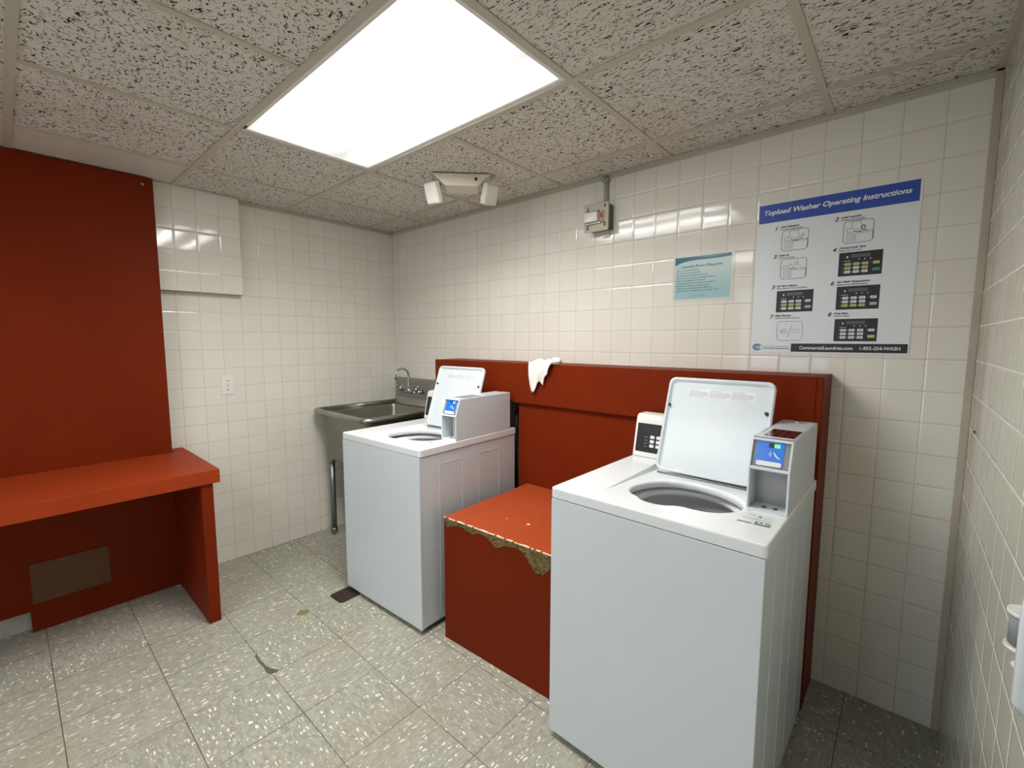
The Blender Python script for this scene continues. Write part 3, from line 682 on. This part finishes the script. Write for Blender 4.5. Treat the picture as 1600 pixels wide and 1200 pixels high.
def make_washer(label, number, loc, rotz, zs, led, group):
    t = thing('washing_machine', label, 'washing machine', loc, rotz, group)
    t.scale = (1, 1, zs)
    # cabinet: wrap-around sheet steel with embossed side panels
    b = B()
    box(b, 0.004, WW-0.004, 0.006, WD-0.004, 0.028, 0.872, 0.007, 3)
    bmesh.ops.delete(b, geom=[f for f in b.faces if all(v.co.z > 0.864 for v in f.verts) and f.calc_area() > 0.1], context='FACES_ONLY')
    obj('cabinet', b, 'enamel', t)
    b = B()     # front panel stands a little proud
    prism(b, rrect(0.003, WW-0.003, 0.026, 0.872, 0.004, 2), 'y', 0.0, 0.016, 0.0025, seg=2)
    obj('front_panel', b, 'enamel', t)
    for s, xx in ((0, 0.004), (1, WW-0.004)):
        for y0_, y1_ in ((0.124, 0.276), (0.397, 0.558)):
            b = B(); w_ = 0.0016; x0_, x1_ = (xx-0.0012, xx+0.001) if s == 0 else (xx-0.001, xx+0.0012)
            box(b, x0_, x1_, y0_-w_, y0_+w_, 0.07, 0.818, 0.0005, 1); box(b, x0_, x1_, y1_-w_, y1_+w_, 0.07, 0.818, 0.0005, 1)
            box(b, x0_, x1_, y0_, y1_, 0.816, 0.819, 0.0005, 1)
            obj('side_rib', b, 'enamel', t)
    b = B(); box(b, 0.0145, WW-0.0145, 0.05, WD-0.02, 0.012, 0.03); obj('base', b, 'black', t)
    for x_ in (0.06, WW-0.06):
        for y_ in (0.07, WD-0.07):
            b = B(); disc(b, (x_, y_, 0.0), 0.018, 0.008, 16); tube(b, [(x_, y_, 0.006), (x_, y_, 0.03)], 0.006, 8); obj('foot', b, 'black', t)
    # top deck with a sloping well and the egg shaped opening
    b = B(); flat_z = lambda x, y: WH
    def wz(x, y): return WH-0.020*max(0.0, (y-0.10))/0.44
    n_ = 4
    outer = rrect(0.005, WW-0.005, 0.005, WD-0.005, 0.006, n_)
    plate_hole(b, outer, WELL, flat_z, flat_z, 0, 0)
    ro_ = [rrect(e, WW-e, e, WD-e, 0.006+0.005-e, n_) for e in (0.005, 0.0022, 0.0006, 0.0, 0.0)]; rz_ = [0, 0.0007, 0.0025, 0.0055, 0.0335]
    for i in range(4):
        A_, C_ = ro_[i], ro_[i+1]; m_ = len(A_)
        va = [b.verts.new((x, y, WH-rz_[i])) for x, y in A_]; vc = [b.verts.new((x, y, WH-rz_[i+1])) for x, y in C_]
        for k in range(m_):
            f = b.faces.new([va[k], va[(k+1) % m_], vc[(k+1) % m_], vc[k]]); f.smooth = i < 3
    # underside lip closing against the cabinet
    va = [b.verts.new((x, y, WH-0.0335)) for x, y in ro_[4]]; vc = [b.verts.new((x, y, WH-0.0335)) for x, y in rrect(0.012, WW-0.012, 0.012, WD-0.012, 0.006, n_)]
    for k in range(len(va)): b.faces.new([va[k], vc[k], vc[(k+1) % len(va)], va[(k+1) % len(va)]])
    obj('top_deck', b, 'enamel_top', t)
    b = B()
    ins = rrect(0.138+0.012, 0.556-0.004, 0.066, 0.532, 0.012, 4)
    wa = [b.verts.new((x, y, WH)) for x, y in WELL]; wb = [b.verts.new((x, y, wz(x, y))) for x, y in ins]
    for k in range(len(wa)): b.faces.new([wa[k], wb[k], wb[(k+1) % len(wa)], wa[(k+1) % len(wa)]]).smooth = False
    egg = smooth_loop(EGG, 1)
    cxm, cym = 0.361, 0.247
    big = [(cxm+(x-cxm)*1.07, cym+(y-cym)*1.07) for x, y in egg]
    plate_hole(b, ins, big, wz, lambda x, y: wz(x, y)-0.0005, 0, 0)
    rr_ = [(1.07, 0.0005), (1.035, 0.0015), (1.01, 0.005), (1.0, 0.011), (1.005, 0.020), (1.03, 0.026)]
    for (s0, d0), (s1, d1) in zip(rr_, rr_[1:]):
        A_ = [b.verts.new((cxm+(x-cxm)*s0, cym+(y-cym)*s0, wz(x, y)-d0)) for x, y in egg]; C_ = [b.verts.new((cxm+(x-cxm)*s1, cym+(y-cym)*s1, wz(x, y)-d1)) for x, y in egg]
        for k in range(len(A_)): b.faces.new([A_[k], A_[(k+1) % len(A_)], C_[(k+1) % len(A_)], C_[k]]).smooth = True
    obj('lid_well', b, 'enamel_top', t)
    # tub ring, basket and agitator inside
    c_ = (0.335, 0.315, 0)
    b = B(); lathe(b, [(0.262, 0.850), (0.205, 0.864), (0.160, 0.862), (0.148, 0.850), (0.153, 0.838), (0.185, 0.828), (0.262, 0.822)], (0.352, 0.272, 0), 64); obj('tub_ring', b, 'tub_plastic', t)
    b = B(); lathe(b, [(0.245, 0.815), (0.222, 0.812), (0.218, 0.800), (0.232, 0.790), (0.232, 0.770), (0.220, 0.760), (0.222, 0.745), (0.236, 0.735), (0.236, 0.690), (0.228, 0.680), (0.236, 0.670), (0.236, 0.560), (0.226, 0.480), (0.20, 0.44), (0.05, 0.43), (0.001, 0.43)], c_, 64); obj('wash_basket', b, 'tub_metal', t)
    b = B(); lathe(b, [(0.001, 0.640), (0.030, 0.636), (0.042, 0.600), (0.050, 0.500), (0.085, 0.45), (0.12, 0.432)], c_, 40); obj('agitator', b, 'tub_plastic', t)
    b = B(); lathe(b, [(0.262, 0.86), (0.262, 0.80), (0.262, 0.42), (0.001, 0.41)], c_, 40); obj('outer_tub', b, 'shadow_gap', t)  # coloured black to give the dark gap around the basket
    # open lid, hinged at the back of the well
    hy, hz = 0.452, 0.9020
    up = Vector((0, 0.12, 0.348)).normalized(); LM = basis((0, 0, 0), (1, 0, 0), up)
    # local: x width, y along the lid (up), z toward the viewer (-y side); place origin
    LM = Matrix.Translation((0.348, hy, hz)) @ LM
    b = B()
    ol = rrect(-0.1875, 0.1875, 0.004, 0.374, 0.026, 6); il = rrect(-0.1775, 0.1775, 0.013, 0.364, 0.020, 6)
    def ring(L_, z_): return [b.verts.new(LM @ Vector((x, y, z_))) for x, y in L_]
    mid_ = rrect(-0.1825, 0.1825, 0.008, 0.369, 0.024, 6)
    R_list = [ring(rrect(-0.180, 0.180, 0.010, 0.367, 0.022, 6), -0.016), ring(ol, -0.011), ring(ol, 0.002), ring(mid_, 0.005), ring(il, 0.004), ring(rrect(-0.174, 0.174, 0.016, 0.360, 0.019, 6), -0.006)]
    for A_, C_ in zip(R_list, R_list[1:]):
        for k in range(len(A_)): b.faces.new([A_[k], A_[(k+1) % len(A_)], C_[(k+1) % len(A_)], C_[k]]).smooth = True
    b.faces.new(R_list[0][::-1]); b.faces.new(R_list[-1])
    lid = obj('lid', b, 'enamel', t)
    b = B(); prism(b, rrect(-0.112, 0.124, 0.300, 0.333, 0.003, 2), 'z', -0.0064, -0.0056, mat=LM); obj('care_label', b, 'ink_white', lid)
    b = B(); rs = random.Random(5)
    for col_ in range(3):
        xa_ = -0.108+col_*0.078
        text_bm(b, ('WARNING', 'ADVERTENCIA', 'AVERTISSEMENT')[col_], LM @ Matrix.Translation((xa_, 0.3265, -0.0053)), 0.0055, bold=0.03, width=0.035+0.005*col_)
        for k in range(6):
            yy = 0.3235-k*0.0037; xx = xa_
            while xx < xa_+0.070-0.012*(k == 5):
                l_ = rs.uniform(0.003, 0.011); l_ = min(l_, xa_+0.072-xx)
                for q_ in [LM]: box(b, xx, xx+l_, yy-0.0017, yy-0.0002, -0.0056, -0.0052, mat=q_)
                xx += l_+0.0016
    obj('label_print', b, 'silver', lid)
    for x_, y_ in ((-0.1755, 0.262), (0.168, 0.262)):
        b = B(); disc(b, (x_, y_, -0.006), 0.0062, 0.010, 14, LM, bev=0.001); obj('bumper', b, 'black', lid)
    b = B(); tube(b, [(0.17, hy+0.004, hz-0.006), (0.53, hy+0.004, hz-0.006)], 0.004, 8); obj('hinge', b, 'grey_plastic', t)
    # control console at the back left
    b = B(); prof = [(0.572, WH-0.001), (0.566, 0.915), (0.598, 1.066), (0.604, 1.080), (0.616, 1.087), (0.680, 1.087), (0.690, 1.078), (0.690, WH-0.001)]
    prism(b, prof, 'x', 0.008, 0.5405, 0.004, seg=2); cons = obj('console', b, 'white_plastic', t)
    fv = Vector((0, 0.032, 0.151)).normalized(); CM = Matrix.Translation((0.008, 0.566, 0.915)) @ basis((0, 0, 0), (1, 0, 0), fv)
    b = B(); prism(b, rrect(0.010, 0.522, 0.018, 0.138, 0.003, 2), 'z', -0.001, 0.0012, mat=CM); obj('control_panel', b, 'black', cons)
    k0 = 0.071
    for c2 in range(3):
        for r2 in range(3): b = B(); prism(b, rrect(k0+c2*0.027, k0+c2*0.027+0.018, 0.040+r2*0.0185, 0.040+r2*0.0185+0.0125, 0.002, 2), 'z', 0.0012, 0.0022, mat=CM); obj('key', b, 'ink_white', cons)
    b = B(); text_bm(b, '0', CM @ Matrix.Translation((k0+0.042, 0.106, 0.0016)), 0.024, bold=0.03); obj('panel_digit', b, 'silver', cons)
    for r2 in range(4): b = B(); text_bm(b, 'WASH', CM @ Matrix.Translation((0.045, 0.040+r2*0.013, 0.0016)), 0.0055); obj('panel_lettering', b, 'silver', cons)
    # card reader box at the back right
    x0_, x1_ = 0.5415, 0.6490
    b = B()
    side = [(0.232, WH), (0.232, 1.036), (0.262, 1.119), (0.655, 1.119), (0.655, WH)]
    for xa_, xb_ in ((x0_, x0_+0.006), (x1_-0.006, x1_)): prism(b, side, 'x', xa_, xb_, 0.0015, seg=1)
    prism(b, [(0.262, 1.119), (0.655, 1.119), (0.655, 1.113), (0.264, 1.113)], 'x', x0_+0.003, x1_-0.003)
    prism(b, [(0.232, 1.030), (0.232, 1.038), (0.290, 1.044), (0.290, 1.034)], 'x', x0_+0.003, x1_-0.003, 0.0015, seg=1)
    box(b, x0_+0.003, x1_-0.003, 0.650, 0.655, WH, 1.115); box(b, x0_+0.003, x1_-0.003, 0.232, 0.330, WH-0.0005, 0.914, 0.001, 1)
    prism(b, [(0.259, 1.112), (0.262, 1.119), (0.272, 1.119), (0.270, 1.110)], 'x', x0_+0.003, x1_-0.003)
    cb = obj('card_reader_box', b, 'enamel', t)
    b = B(); box(b, x0_+0.006, x1_-0.006, 0.300, 0.304, 0.914, 1.034); obj('recess_plate', b, 'cavity_metal', cb)
    for x_, r_ in ((0.583, 0.0065), (0.612, 0.0065), (x0_+0.0075, 0.003)): b = B(); disc(b, (x_, 0.262, 0.9138), r_, 0.002, 16); obj('bolt', b, 'black', cb)
    dv_ = Vector((0, 0.030, 0.083)).normalized(); DM = Matrix.Translation((x0_, 0.235, 1.038)) @ basis((0, 0, 0), (1, 0, 0), dv_)
    b = B(); prism(b, rrect(0.007, 0.1005, 0.004, 0.080, 0.002, 2), 'z', -0.012, -0.004, mat=DM); obj('reader_bezel', b, 'grey_plastic', cb)
    b = B(); prism(b, rrect(0.015, 0.086, 0.012, 0.077, 0.002, 2), 'z', -0.004, -0.0028, mat=DM); obj('reader_display', b, 'display_blue', cb)
    b = B(); text_bm(b, number, DM @ Matrix.Translation((0.060, 0.0615, -0.0024)), 0.0145, bold=0.02, width=0.0145); obj('digits', b, led, cb)
    b = B(); prism(b, rrect(0.046, 0.060, 0.0605, 0.073, 0.001, 2), 'z', -0.0029, -0.0025, mat=DM); obj('digit_window', b, 'black', cb)
    b = B(); prism(b, rrect(0.018, 0.083, 0.006, 0.020, 0.006, 4), 'z', -0.0045, -0.0005, mat=DM, bev=0.001); obj('card_slot', b, 'tub_plastic', cb)
    b = B()
    for k in range(3):
        rr2 = 0.003+k*0.0028; outline(b, [(0.046+rr2*math.cos(a), 0.042+rr2*1.2*math.sin(a)) for a in [math.radians(-50+20*j) for j in range(6)]], 0.0011, DM @ Matrix.Translation((0, 0, -0.0025)), False)
    outline(b, [(0.060, 0.047), (0.068, 0.037), (0.076, 0.031)], 0.003, DM @ Matrix.Translation((0, 0, -0.0026)), False); outline(b, [(0.063, 0.040), (0.070, 0.033)], 0.002, DM @ Matrix.Translation((0, 0, -0.0025)), False)
    obj('tap_symbol', b, 'ink_white', cb)
    b = B(); box(b, 0.562, 0.641, 0.302, 0.432, 1.1188, 1.1198, 0.0004, 1); vw = obj('top_window', b, 'vent_red', cb)
    b = B()
    for k in range(3): box(b, 0.562+0.0195*(k+1), 0.5635+0.0195*(k+1), 0.304, 0.430, 1.1196, 1.1200)
    box(b, 0.563, 0.640, 0.366, 0.368, 1.1196, 1.1200); obj('window_bar', b, 'iron', vw)
    b = B(); lathe(b, [(0.010, 0.0), (0.010, 0.003), (0.007, 0.005), (0.0, 0.005)], (0.594, 0.620, 1.119), 20); obj('lock', b, 'chrome', cb)
    if led == 'led_pale':
        b = B(); box(b, x1_-0.0005, x1_+0.0008, 0.585, 0.640, 1.085, 1.089, 0.0004, 1); obj('side_slot', b, 'white_plastic', cb); b = B(); box(b, 0.588, 0.592, 0.275, 0.303, 0.914, 1.030); obj('coin_chute', b, 'white_plastic', cb)
    # sticker on the deck with the machine number
    DK = basis((0.545, 0.118, WH+0.0004), (1, 0.02, 0), (0, 1, 0))
    if led == 'led_green':
        b = B(); text_bm(b, number, DK @ Matrix.Translation((0.044, 0.010, 0)), 0.030, bold=0.01, width=0.040); obj('number_sticker', b, 'ink_green', t)
        b = B(); box(b, 0.004, 0.040, 0.002, 0.008, -0.0003, 0.0001, mat=DK); obj('sticker_bar', b, 'ink_grey', t); b = B(); box(b, 0.044, 0.084, 0.002, 0.008, -0.0003, 0.0001, mat=DK); obj('sticker_bar', b, 'ink_grey', t); b = B()
        text_bm(b, 'Need service? Report it online', DK @ Matrix.Translation((0.004, 0.044, 0)), 0.007, width=0.075)
        text_bm(b, 'Machine number below', DK @ Matrix.Translation((0.010, 0.037, 0)), 0.006, width=0.060)
        obj('sticker_print', b, 'ink_grey', t)
        b = B(); text_bm(b, 'COMMERCIAL', DK @ Matrix.Translation((0.0, 0.066, 0)), 0.006, width=0.035); box(b, 0.043, 0.051, 0.062, 0.070, -0.0003, 0.0001, mat=DK); text_bm(b, 'LAUNDRIES', DK @ Matrix.Translation((0.056, 0.063, 0)), 0.006, width=0.025); obj('sticker_logo', b, 'red_ink', t)
    else:
        b = B(); box(b, 0.000, 0.032, 0.020, 0.030, -0.0003, 0.0001, mat=DK); obj('sticker_print', b, 'ink_grey', t)
        b = B(); text_bm(b, number, DK @ Matrix.Translation((0.040, 0.018, 0)), 0.018, width=0.026); obj('number_sticker', b, 'tub_plastic', t)
    return t

make_washer('white top-load washer with raised lid nearest the camera, its card reader reading 05', '05', (2.2823, -0.9404, 0), -0.0138, 1.0, 'led_green', 'top-load washing machines')
make_washer('white top-load washer with raised lid standing beside the steel sink', '11', (0.8689, -0.9369, 0), 0.0408, 0.990, 'led_pale', 'top-load washing machines')

# ------------------------------------------------------------------ red plumbing enclosure along the back wall
t = thing('plumbing_enclosure', 'long brick red plywood enclosure running behind both washers', 'enclosure', (0, 0, 0))
b = B(); box(b, 0.790, 2.9205, -0.222, -0.202, 1.048, 1.272, 0.002, 1); obj('front_rail', b, 'red', t)
b = B(); box(b, 0.792, 2.9205, -0.203, -0.001, 1.254, 1.271); obj('top_board', b, 'red', t)
b = B(); box(b, 1.510, 2.921, -0.202, -0.186, 0.001, 1.20); obj('inner_panel', b, 'red', t)
b = B(); box(b, 2.921, 2.942, -0.222, -0.001, 0.001, 1.272, 0.002, 1); obj('side_board', b, 'red', t)
b = B(); box(b, 0.790, 0.808, -0.203, -0.001, 0.001, 1.255); obj('side_board', b, 'red', t)
b = B(); tube(b, [(1.40, -0.06, 0.98), (1.42, -0.10, 0.985), (1.44, -0.14, 0.97), (1.44, -0.15, 0.80), (1.43, -0.12, 0.4)], 0.012, 10)
tag(obj('drain_hose', b, 'black'), 'black hose hanging in the dark gap behind the washer by the sink', 'hose')

# plywood seat box between the washers
t = thing('plywood_box', 'low brick red box seat with chipped top edge between the two washers', 'box seat', (1.60, -0.838, 0), 0)
fr = [(0.0, 0.0), (0.640, 0.026), (0.640, 0.634), (-0.022, 0.634)]
b = B(); prism(b, fr, 'z', 0.001, 0.572); obj('carcass', b, 'red', t)
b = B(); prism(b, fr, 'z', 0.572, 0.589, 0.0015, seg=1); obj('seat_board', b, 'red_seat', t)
# chipped front edge: bare particle board showing through a ragged band
rs = random.Random(11); b = B()
n_ = 60; dir_ = Vector((0.640, 0.026, 0)).normalized(); nrm_ = Vector((dir_.y, -dir_.x, 0))
dep = []
for i in range(n_+1):
    f_ = i/n_; 
    base_ = 0.020 + 0.022*math.exp(-((f_-0.04)/0.06)**2) + 0.012*math.exp(-((f_-0.26)/0.06)**2)+0.030*math.exp(-((f_-0.50)/0.07)**2)+0.075*math.exp(-((f_-0.84)/0.09)**2)
    dep.append(base_+rs.uniform(-0.004, 0.004))
low_ = [dir_*(0.6405*i/n_)+Vector((0, 0, 0.5885-d_)) for i, d_ in enumerate(dep)]
fp = [v for v in low_]+[dir_*0.6405+Vector((0, 0, 0.5878)), Vector((0, 0, 0.5878))]
va = [b.verts.new(v+nrm_*0.0012) for v in fp]; vb = [b.verts.new(v-nrm_*0.0005) for v in fp]
b.faces.new(va); 
for i in range(len(va)): b.faces.new([va[i], vb[i], vb[(i+1) % len(va)], va[(i+1) % len(va)]])
obj('chipped_edge', b, 'osb', t)
b = B(); va = []
E1 = [dir_*(0.6405*i/n_)+Vector((0, 0, 0.5896)) for i in range(n_+1)]
for i in range(n_):
    w0 = 0.0035+0.0025*math.sin(i*0.9)+rs.uniform(0, 0.002)
    if rs.random() < 0.12: continue
    a_, c_ = E1[i], E1[i+1]
    vs_ = [b.verts.new(p_) for p_ in (a_+nrm_*0.0014, c_+nrm_*0.0014, c_-nrm_*w0, a_-nrm_*w0)]; b.faces.new(vs_)
    vs2 = [b.verts.new(p_) for p_ in (a_+nrm_*0.0014, c_+nrm_*0.0014, c_+nrm_*0.0014-Vector((0, 0, 0.0035)), a_+nrm_*0.0014-Vector((0, 0, 0.0035)))]; b.faces.new(vs2)
obj('bare_top_edge', b, 'plywood_edge', t)
b = B()
for f_, z_ in ((0.02, 0.562), (0.86, 0.560)): prism(b, [(f_*0.64-0.004, z_), (f_*0.64+0.006, z_+0.002), (f_*0.64+0.005, z_+0.006), (f_*0.64-0.003, z_+0.005)], 'y', f_*0.026-0.0035, f_*0.026)
obj('nail_hole', b, 'shadow_gap', t)

# ------------------------------------------------------------------ white rag draped over the rail
def rag():
    bm = bmesh.new(); nu, nv = 30, 34
    # u across (0..1), v along the fall: starts behind the rail top, goes over the edge, hangs down the front
    def P(u, v):
        pleat = 0.5+0.5*math.sin(u*13+0.6)
        if v < 0.22:                       # on top of the board
            k = v/0.22; x = 1.690+(u-0.5)*0.150*(1-0.25*(1-k)); y = -0.135-0.085*k; z = 1.2745+0.020*(0.25+0.75*pleat)*math.sin(PI*min(1, k*0.9+0.1))
            return Vector((x, y, z+0.004))
        k = (v-0.22)/0.78
        ln = 0.105*(1-0.55*u)+0.052+0.020*math.sin(u*9)       # ragged hem, longest on the left
        if u > 0.78: ln = 0.088-(u-0.78)*0.12
        x = 1.690+(u-0.5)*0.155*(1-0.50*k*(1-u*0.35))-0.022*k+0.020*k*u
        y = -0.2265-0.010*k-0.020*pleat*math.sin(PI*min(1, 0.2+k*0.8))-0.004
        z = 1.286-ln*k
        return Vector((x, y, z))
    g = [[bm.verts.new(P(i/nu, j/nv)) for j in range(nv+1)] for i in range(nu+1)]
    for i in range(nu):
        for j in range(nv): bm.faces.new([g[i][j], g[i+1][j], g[i+1][j+1], g[i][j+1]]).smooth = True
    # a bunched knot of cloth on the right
    tmp = bmesh.new(); bmesh.ops.create_icosphere(tmp, subdivisions=3, radius=0.022)
    for v in tmp.verts:
        n = v.co.normalized(); v.co *= 1+0.22*math.sin(n.x*7+n.z*5)*math.cos(n.y*6); v.co = Vector((v.co.x*1.1, v.co.y*1.3, v.co.z*0.8))
    for f in tmp.faces: f.smooth = True
    merge(bm, tmp, Matrix.Translation((1.776, -0.212, 1.291)))
    return bm
o = obj('cleaning_rag', rag(), 'cloth'); sm = o.modifiers.new('thick', 'SOLIDIFY'); sm.thickness = 0.003; sm.offset = 0
tag(o, 'crumpled white rag hanging over the red enclosure ledge', 'rag')

# ------------------------------------------------------------------ stainless sink
t = thing('utility_sink', 'stainless steel floor sink with faucet in the corner', 'sink', (0.385, -0.37, 0))
X0, X1, Y0, Y1 = -0.355, 0.355, -0.355, 0.368      # rim extents around the base point
RZ = 0.905
b = B()
# rolled rim on the left, front and right
rr = 0.019; path = [(X0+rr, Y1-0.02, RZ)]
path += [(X0+rr, Y0+0.06, RZ)]+[(X0+rr+0.045*(1-math.cos(a)), Y0+rr+0.045*(1-math.sin(a)), RZ) for a in [PI/8*k for k in range(5)]]
path += [(X1-rr-0.045*(1-math.sin(a))*1.0, Y0+rr+0.045*(1-math.cos(a)), RZ) for a in [PI/8*k for k in range(5)]]
path += [(X1-rr, Y0+0.08, RZ), (X1-rr, Y1-0.02, RZ)]
tube(b, path, rr, 16); obj('rolled_rim', b, 'steel', t)
b = B()
inn = rrect(X0+0.062, X1-0.062, Y0+0.062, Y1-0.075, 0.035, 6)
plate_hole(b, rrect(X0+rr, X1-rr, Y0+rr, Y1-0.004, 0.03, 6), inn, lambda x, y: RZ-0.004+0*x, lambda x, y: RZ-0.014, 0, 0)
def loop(L_, z_): return [b.verts.new((x, y, z_)) for x, y in L_]
rings_ = [loop(inn, RZ-0.014), loop(rrect(X0+0.066, X1-0.066, Y0+0.066, Y1-0.079, 0.035, 6), RZ-0.03), loop(rrect(X0+0.072, X1-0.072, Y0+0.072, Y1-0.085, 0.04, 6), RZ-0.31), loop(rrect(X0+0.10, X1-0.10, Y0+0.10, Y1-0.11, 0.03, 6), RZ-0.345)]
for A_, C_ in zip(rings_, rings_[1:]):
    for k in range(len(A_)): b.faces.new([A_[k], A_[(k+1) % len(A_)], C_[(k+1) % len(A_)], C_[k]]).smooth = True
b.faces.new(rings_[-1])
# outside of the tub
rings_ = [loop(rrect(X0+0.020, X1-0.020, Y0+0.024, Y1-0.03, 0.02, 4), RZ-0.006), loop(rrect(X0+0.055, X1-0.055, Y0+0.055, Y1-0.068, 0.045, 4), RZ-0.03), loop(rrect(X0+0.062, X1-0.062, Y0+0.062, Y1-0.075, 0.045, 4), RZ-0.33), loop(rrect(X0+0.10, X1-0.10, Y0+0.10, Y1-0.11, 0.03, 4), RZ-0.355)]
for A_, C_ in zip(rings_, rings_[1:]):
    for k in range(len(A_)): b.faces.new([A_[k], A_[(k+1) % len(A_)], C_[(k+1) % len(A_)], C_[k]]).smooth = True
b.faces.new(rings_[-1]); obj('basin', b, 'steel', t)
b = B(); prism(b, [(Y1-0.055, RZ-0.01), (Y1-0.030, RZ+0.04), (Y1-0.022, 1.092), (Y1-0.002, 1.104), (Y1-0.002, RZ-0.01)], 'x', X0+0.010, X1-0.005, 0.002, seg=1); obj('backsplash', b, 'steel', t)
for x_ in (X0+0.095, X1-0.095):
    for y_ in (Y0+0.095, Y1-0.11):
        b = B(); tube(b, [(x_, y_, 0.03), (x_, y_, 0.57)], 0.0195, 16); lg = obj('leg', b, 'galv', t)
        b = B(); tube(b, [(x_, y_, 0.001), (x_, y_, 0.012), (x_, y_, 0.035), (x_, y_, 0.05)], [0.012, 0.018, 0.022, 0.0225], 16); obj('foot', b, 'galv', lg)
        b = B(); tube(b, [(x_, y_, 0.535), (x_, y_, 0.575)], 0.026, 16); obj('leg_socket', b, 'steel', t)
# faucet
fxx, fyy = -0.095, Y1-0.075
b = B(); tube(b, [(fxx-0.105, fyy, 1.003), (fxx+0.105, fyy, 1.003)], 0.014, 12)
for x_ in (fxx-0.100, fxx+0.100): tube(b, [(x_, fyy, 1.003), (x_, Y1-0.03, 1.003)], 0.017, 12)
fc = obj('faucet', b, 'chrome', t)
b = B(); arc = [(fxx, fyy, 1.003), (fxx, fyy, 1.05), (fxx, fyy, 1.125)]+[(fxx-0.0*math.sin(a), fyy-0.060*(1-math.cos(a)), 1.125+0.060*math.sin(a)) for a in [PI/8*k for k in range(1, 9)]]+[(fxx, fyy-0.120, 1.105)]
tube(b, arc, [0.014, 0.0095]+[0.0085]*(len(arc)-2), 12); tube(b, [(fxx, fyy, 0.995), (fxx, fyy, 1.03)], 0.018, 12); obj('spout', b, 'chrome', fc)
for x_ in (fxx-0.100, fxx+0.100):
    b = B(); tube(b, [(x_, fyy-0.005, 1.003), (x_, fyy-0.010, 1.045)], [0.013, 0.009], 10)
    for a in range(4):
        tube(b, [(x_, fyy-0.010, 1.040), (x_+0.026*math.cos(a*PI/2+0.5), fyy-0.010+0.026*math.sin(a*PI/2+0.5), 1.052)], [0.005, 0.0065], 8)
    obj('cross_handle', b, 'chrome', fc)

# ------------------------------------------------------------------ floor drain
t = thing('floor_drain', 'dark iron floor drain grate beside the washer near the sink', 'drain', (0.915, -0.975, 0), 0.05)
b = B(); prism(b, rrect(-0.062, 0.062, -0.062, 0.062, 0.022, 5), 'z', 0.0, 0.0010); obj('pit', b, 'shadow_gap', t)  # flat black sheet in place of the dark below the grate
b = B()
for k in range(7): box(b, -0.052+k*0.0165, -0.045+k*0.0165, -0.056, 0.056, 0.0008, 0.0035, 0.0006, 1)
box(b, -0.058, 0.058, -0.003, 0.003, 0.0008, 0.003); obj('grate', b, 'iron', t)

# ------------------------------------------------------------------ bench and tall red panel by left wall
t = thing('tall_panel', 'tall brick red wall panel rising behind the bench to the ceiling', 'wall panel', (0, -2.6, 0))
b = B(); box(b, 0.0535, 0.1015, -1.35, 1.060, 0.106, H-0.0035); bo = 2.6
obj('panel_board', b, 'red', t)
b = B(); box(b, 0.0603, 0.1040, 0.472, 1.055, 0.001, 0.340, 0.001, 1); lb = obj('access_board', b, 'red', t)
b = B(); box(b, 0.1035, 0.1046, 0.482, 0.762, 0.140, 0.333); obj('bare_patch', b, 'bare_wood', lb)
b = B(); lathe(b, [(0, 0.002), (0.0065, 0.0015), (0.007, 0)], n=14, mat=Matrix.Translation((0.1015, 1.015, 2.206)) @ Matrix.Rotation(PI/2, 4, 'Y')); obj('screw_head', b, 'grey_plastic', t)
t = thing('bench', 'brick red built-in counter bench along left wall', 'bench', (0.35, -2.5, 0))
b = B(); box(b, -0.245, 0.322, -1.45, 1.030, 0.706, 0.772, 0.003, 2)
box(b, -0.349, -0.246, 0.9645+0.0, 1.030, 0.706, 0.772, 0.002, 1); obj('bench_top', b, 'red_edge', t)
b = B(); box(b, -0.235, 0.310, 0.952, 1.002, 0.001, 0.707, 0.002, 1); obj('leg', b, 'red', t)

# ------------------------------------------------------------------ white bracket device on right wall
t = thing('wall_fitting', 'white metal fitting with grey drum on the right hand tiled wall', 'wall fitting', (W, -1.176, 0.962))
b = B(); prism(b, rrect(-0.062, 0.050, -0.105, 0.105, 0.010, 3), 'x', -0.006, -0.0005, 0.001, seg=1); obj('back_plate', b, 'white_plastic', t)
b = B(); tube(b, [(-0.010, 0.030, -0.018), (-0.010, 0.030, 0.030)], 0.020, 20); obj('drum', b, 'grey_plastic', t)
for z_ in (0.028, -0.026):
    b = B(); tube(b, [(-0.010, 0.030, z_), (-0.010, 0.030, z_+0.006)], 0.0235, 20); obj('collar', b, 'white_plastic', t)
b = B(); tube(b, [(-0.008, 0.022, 0.108), (-0.012, 0.006, 0.090), (-0.016, -0.010, 0.050), (-0.016, -0.012, -0.088), (-0.010, -0.012, -0.102)], [0.005, 0.008, 0.010, 0.010, 0.006], 14); obj('handle_bar', b, 'enamel', t)
b = B(); tube(b, [(-0.010, 0.022, -0.062), (-0.018, 0.022, -0.045)], [0.005, 0.008], 10); tube(b, [(-0.010, 0.032, -0.080), (-0.014, 0.032, -0.080)], 0.004, 8); obj('knob', b, 'white_plastic', t)
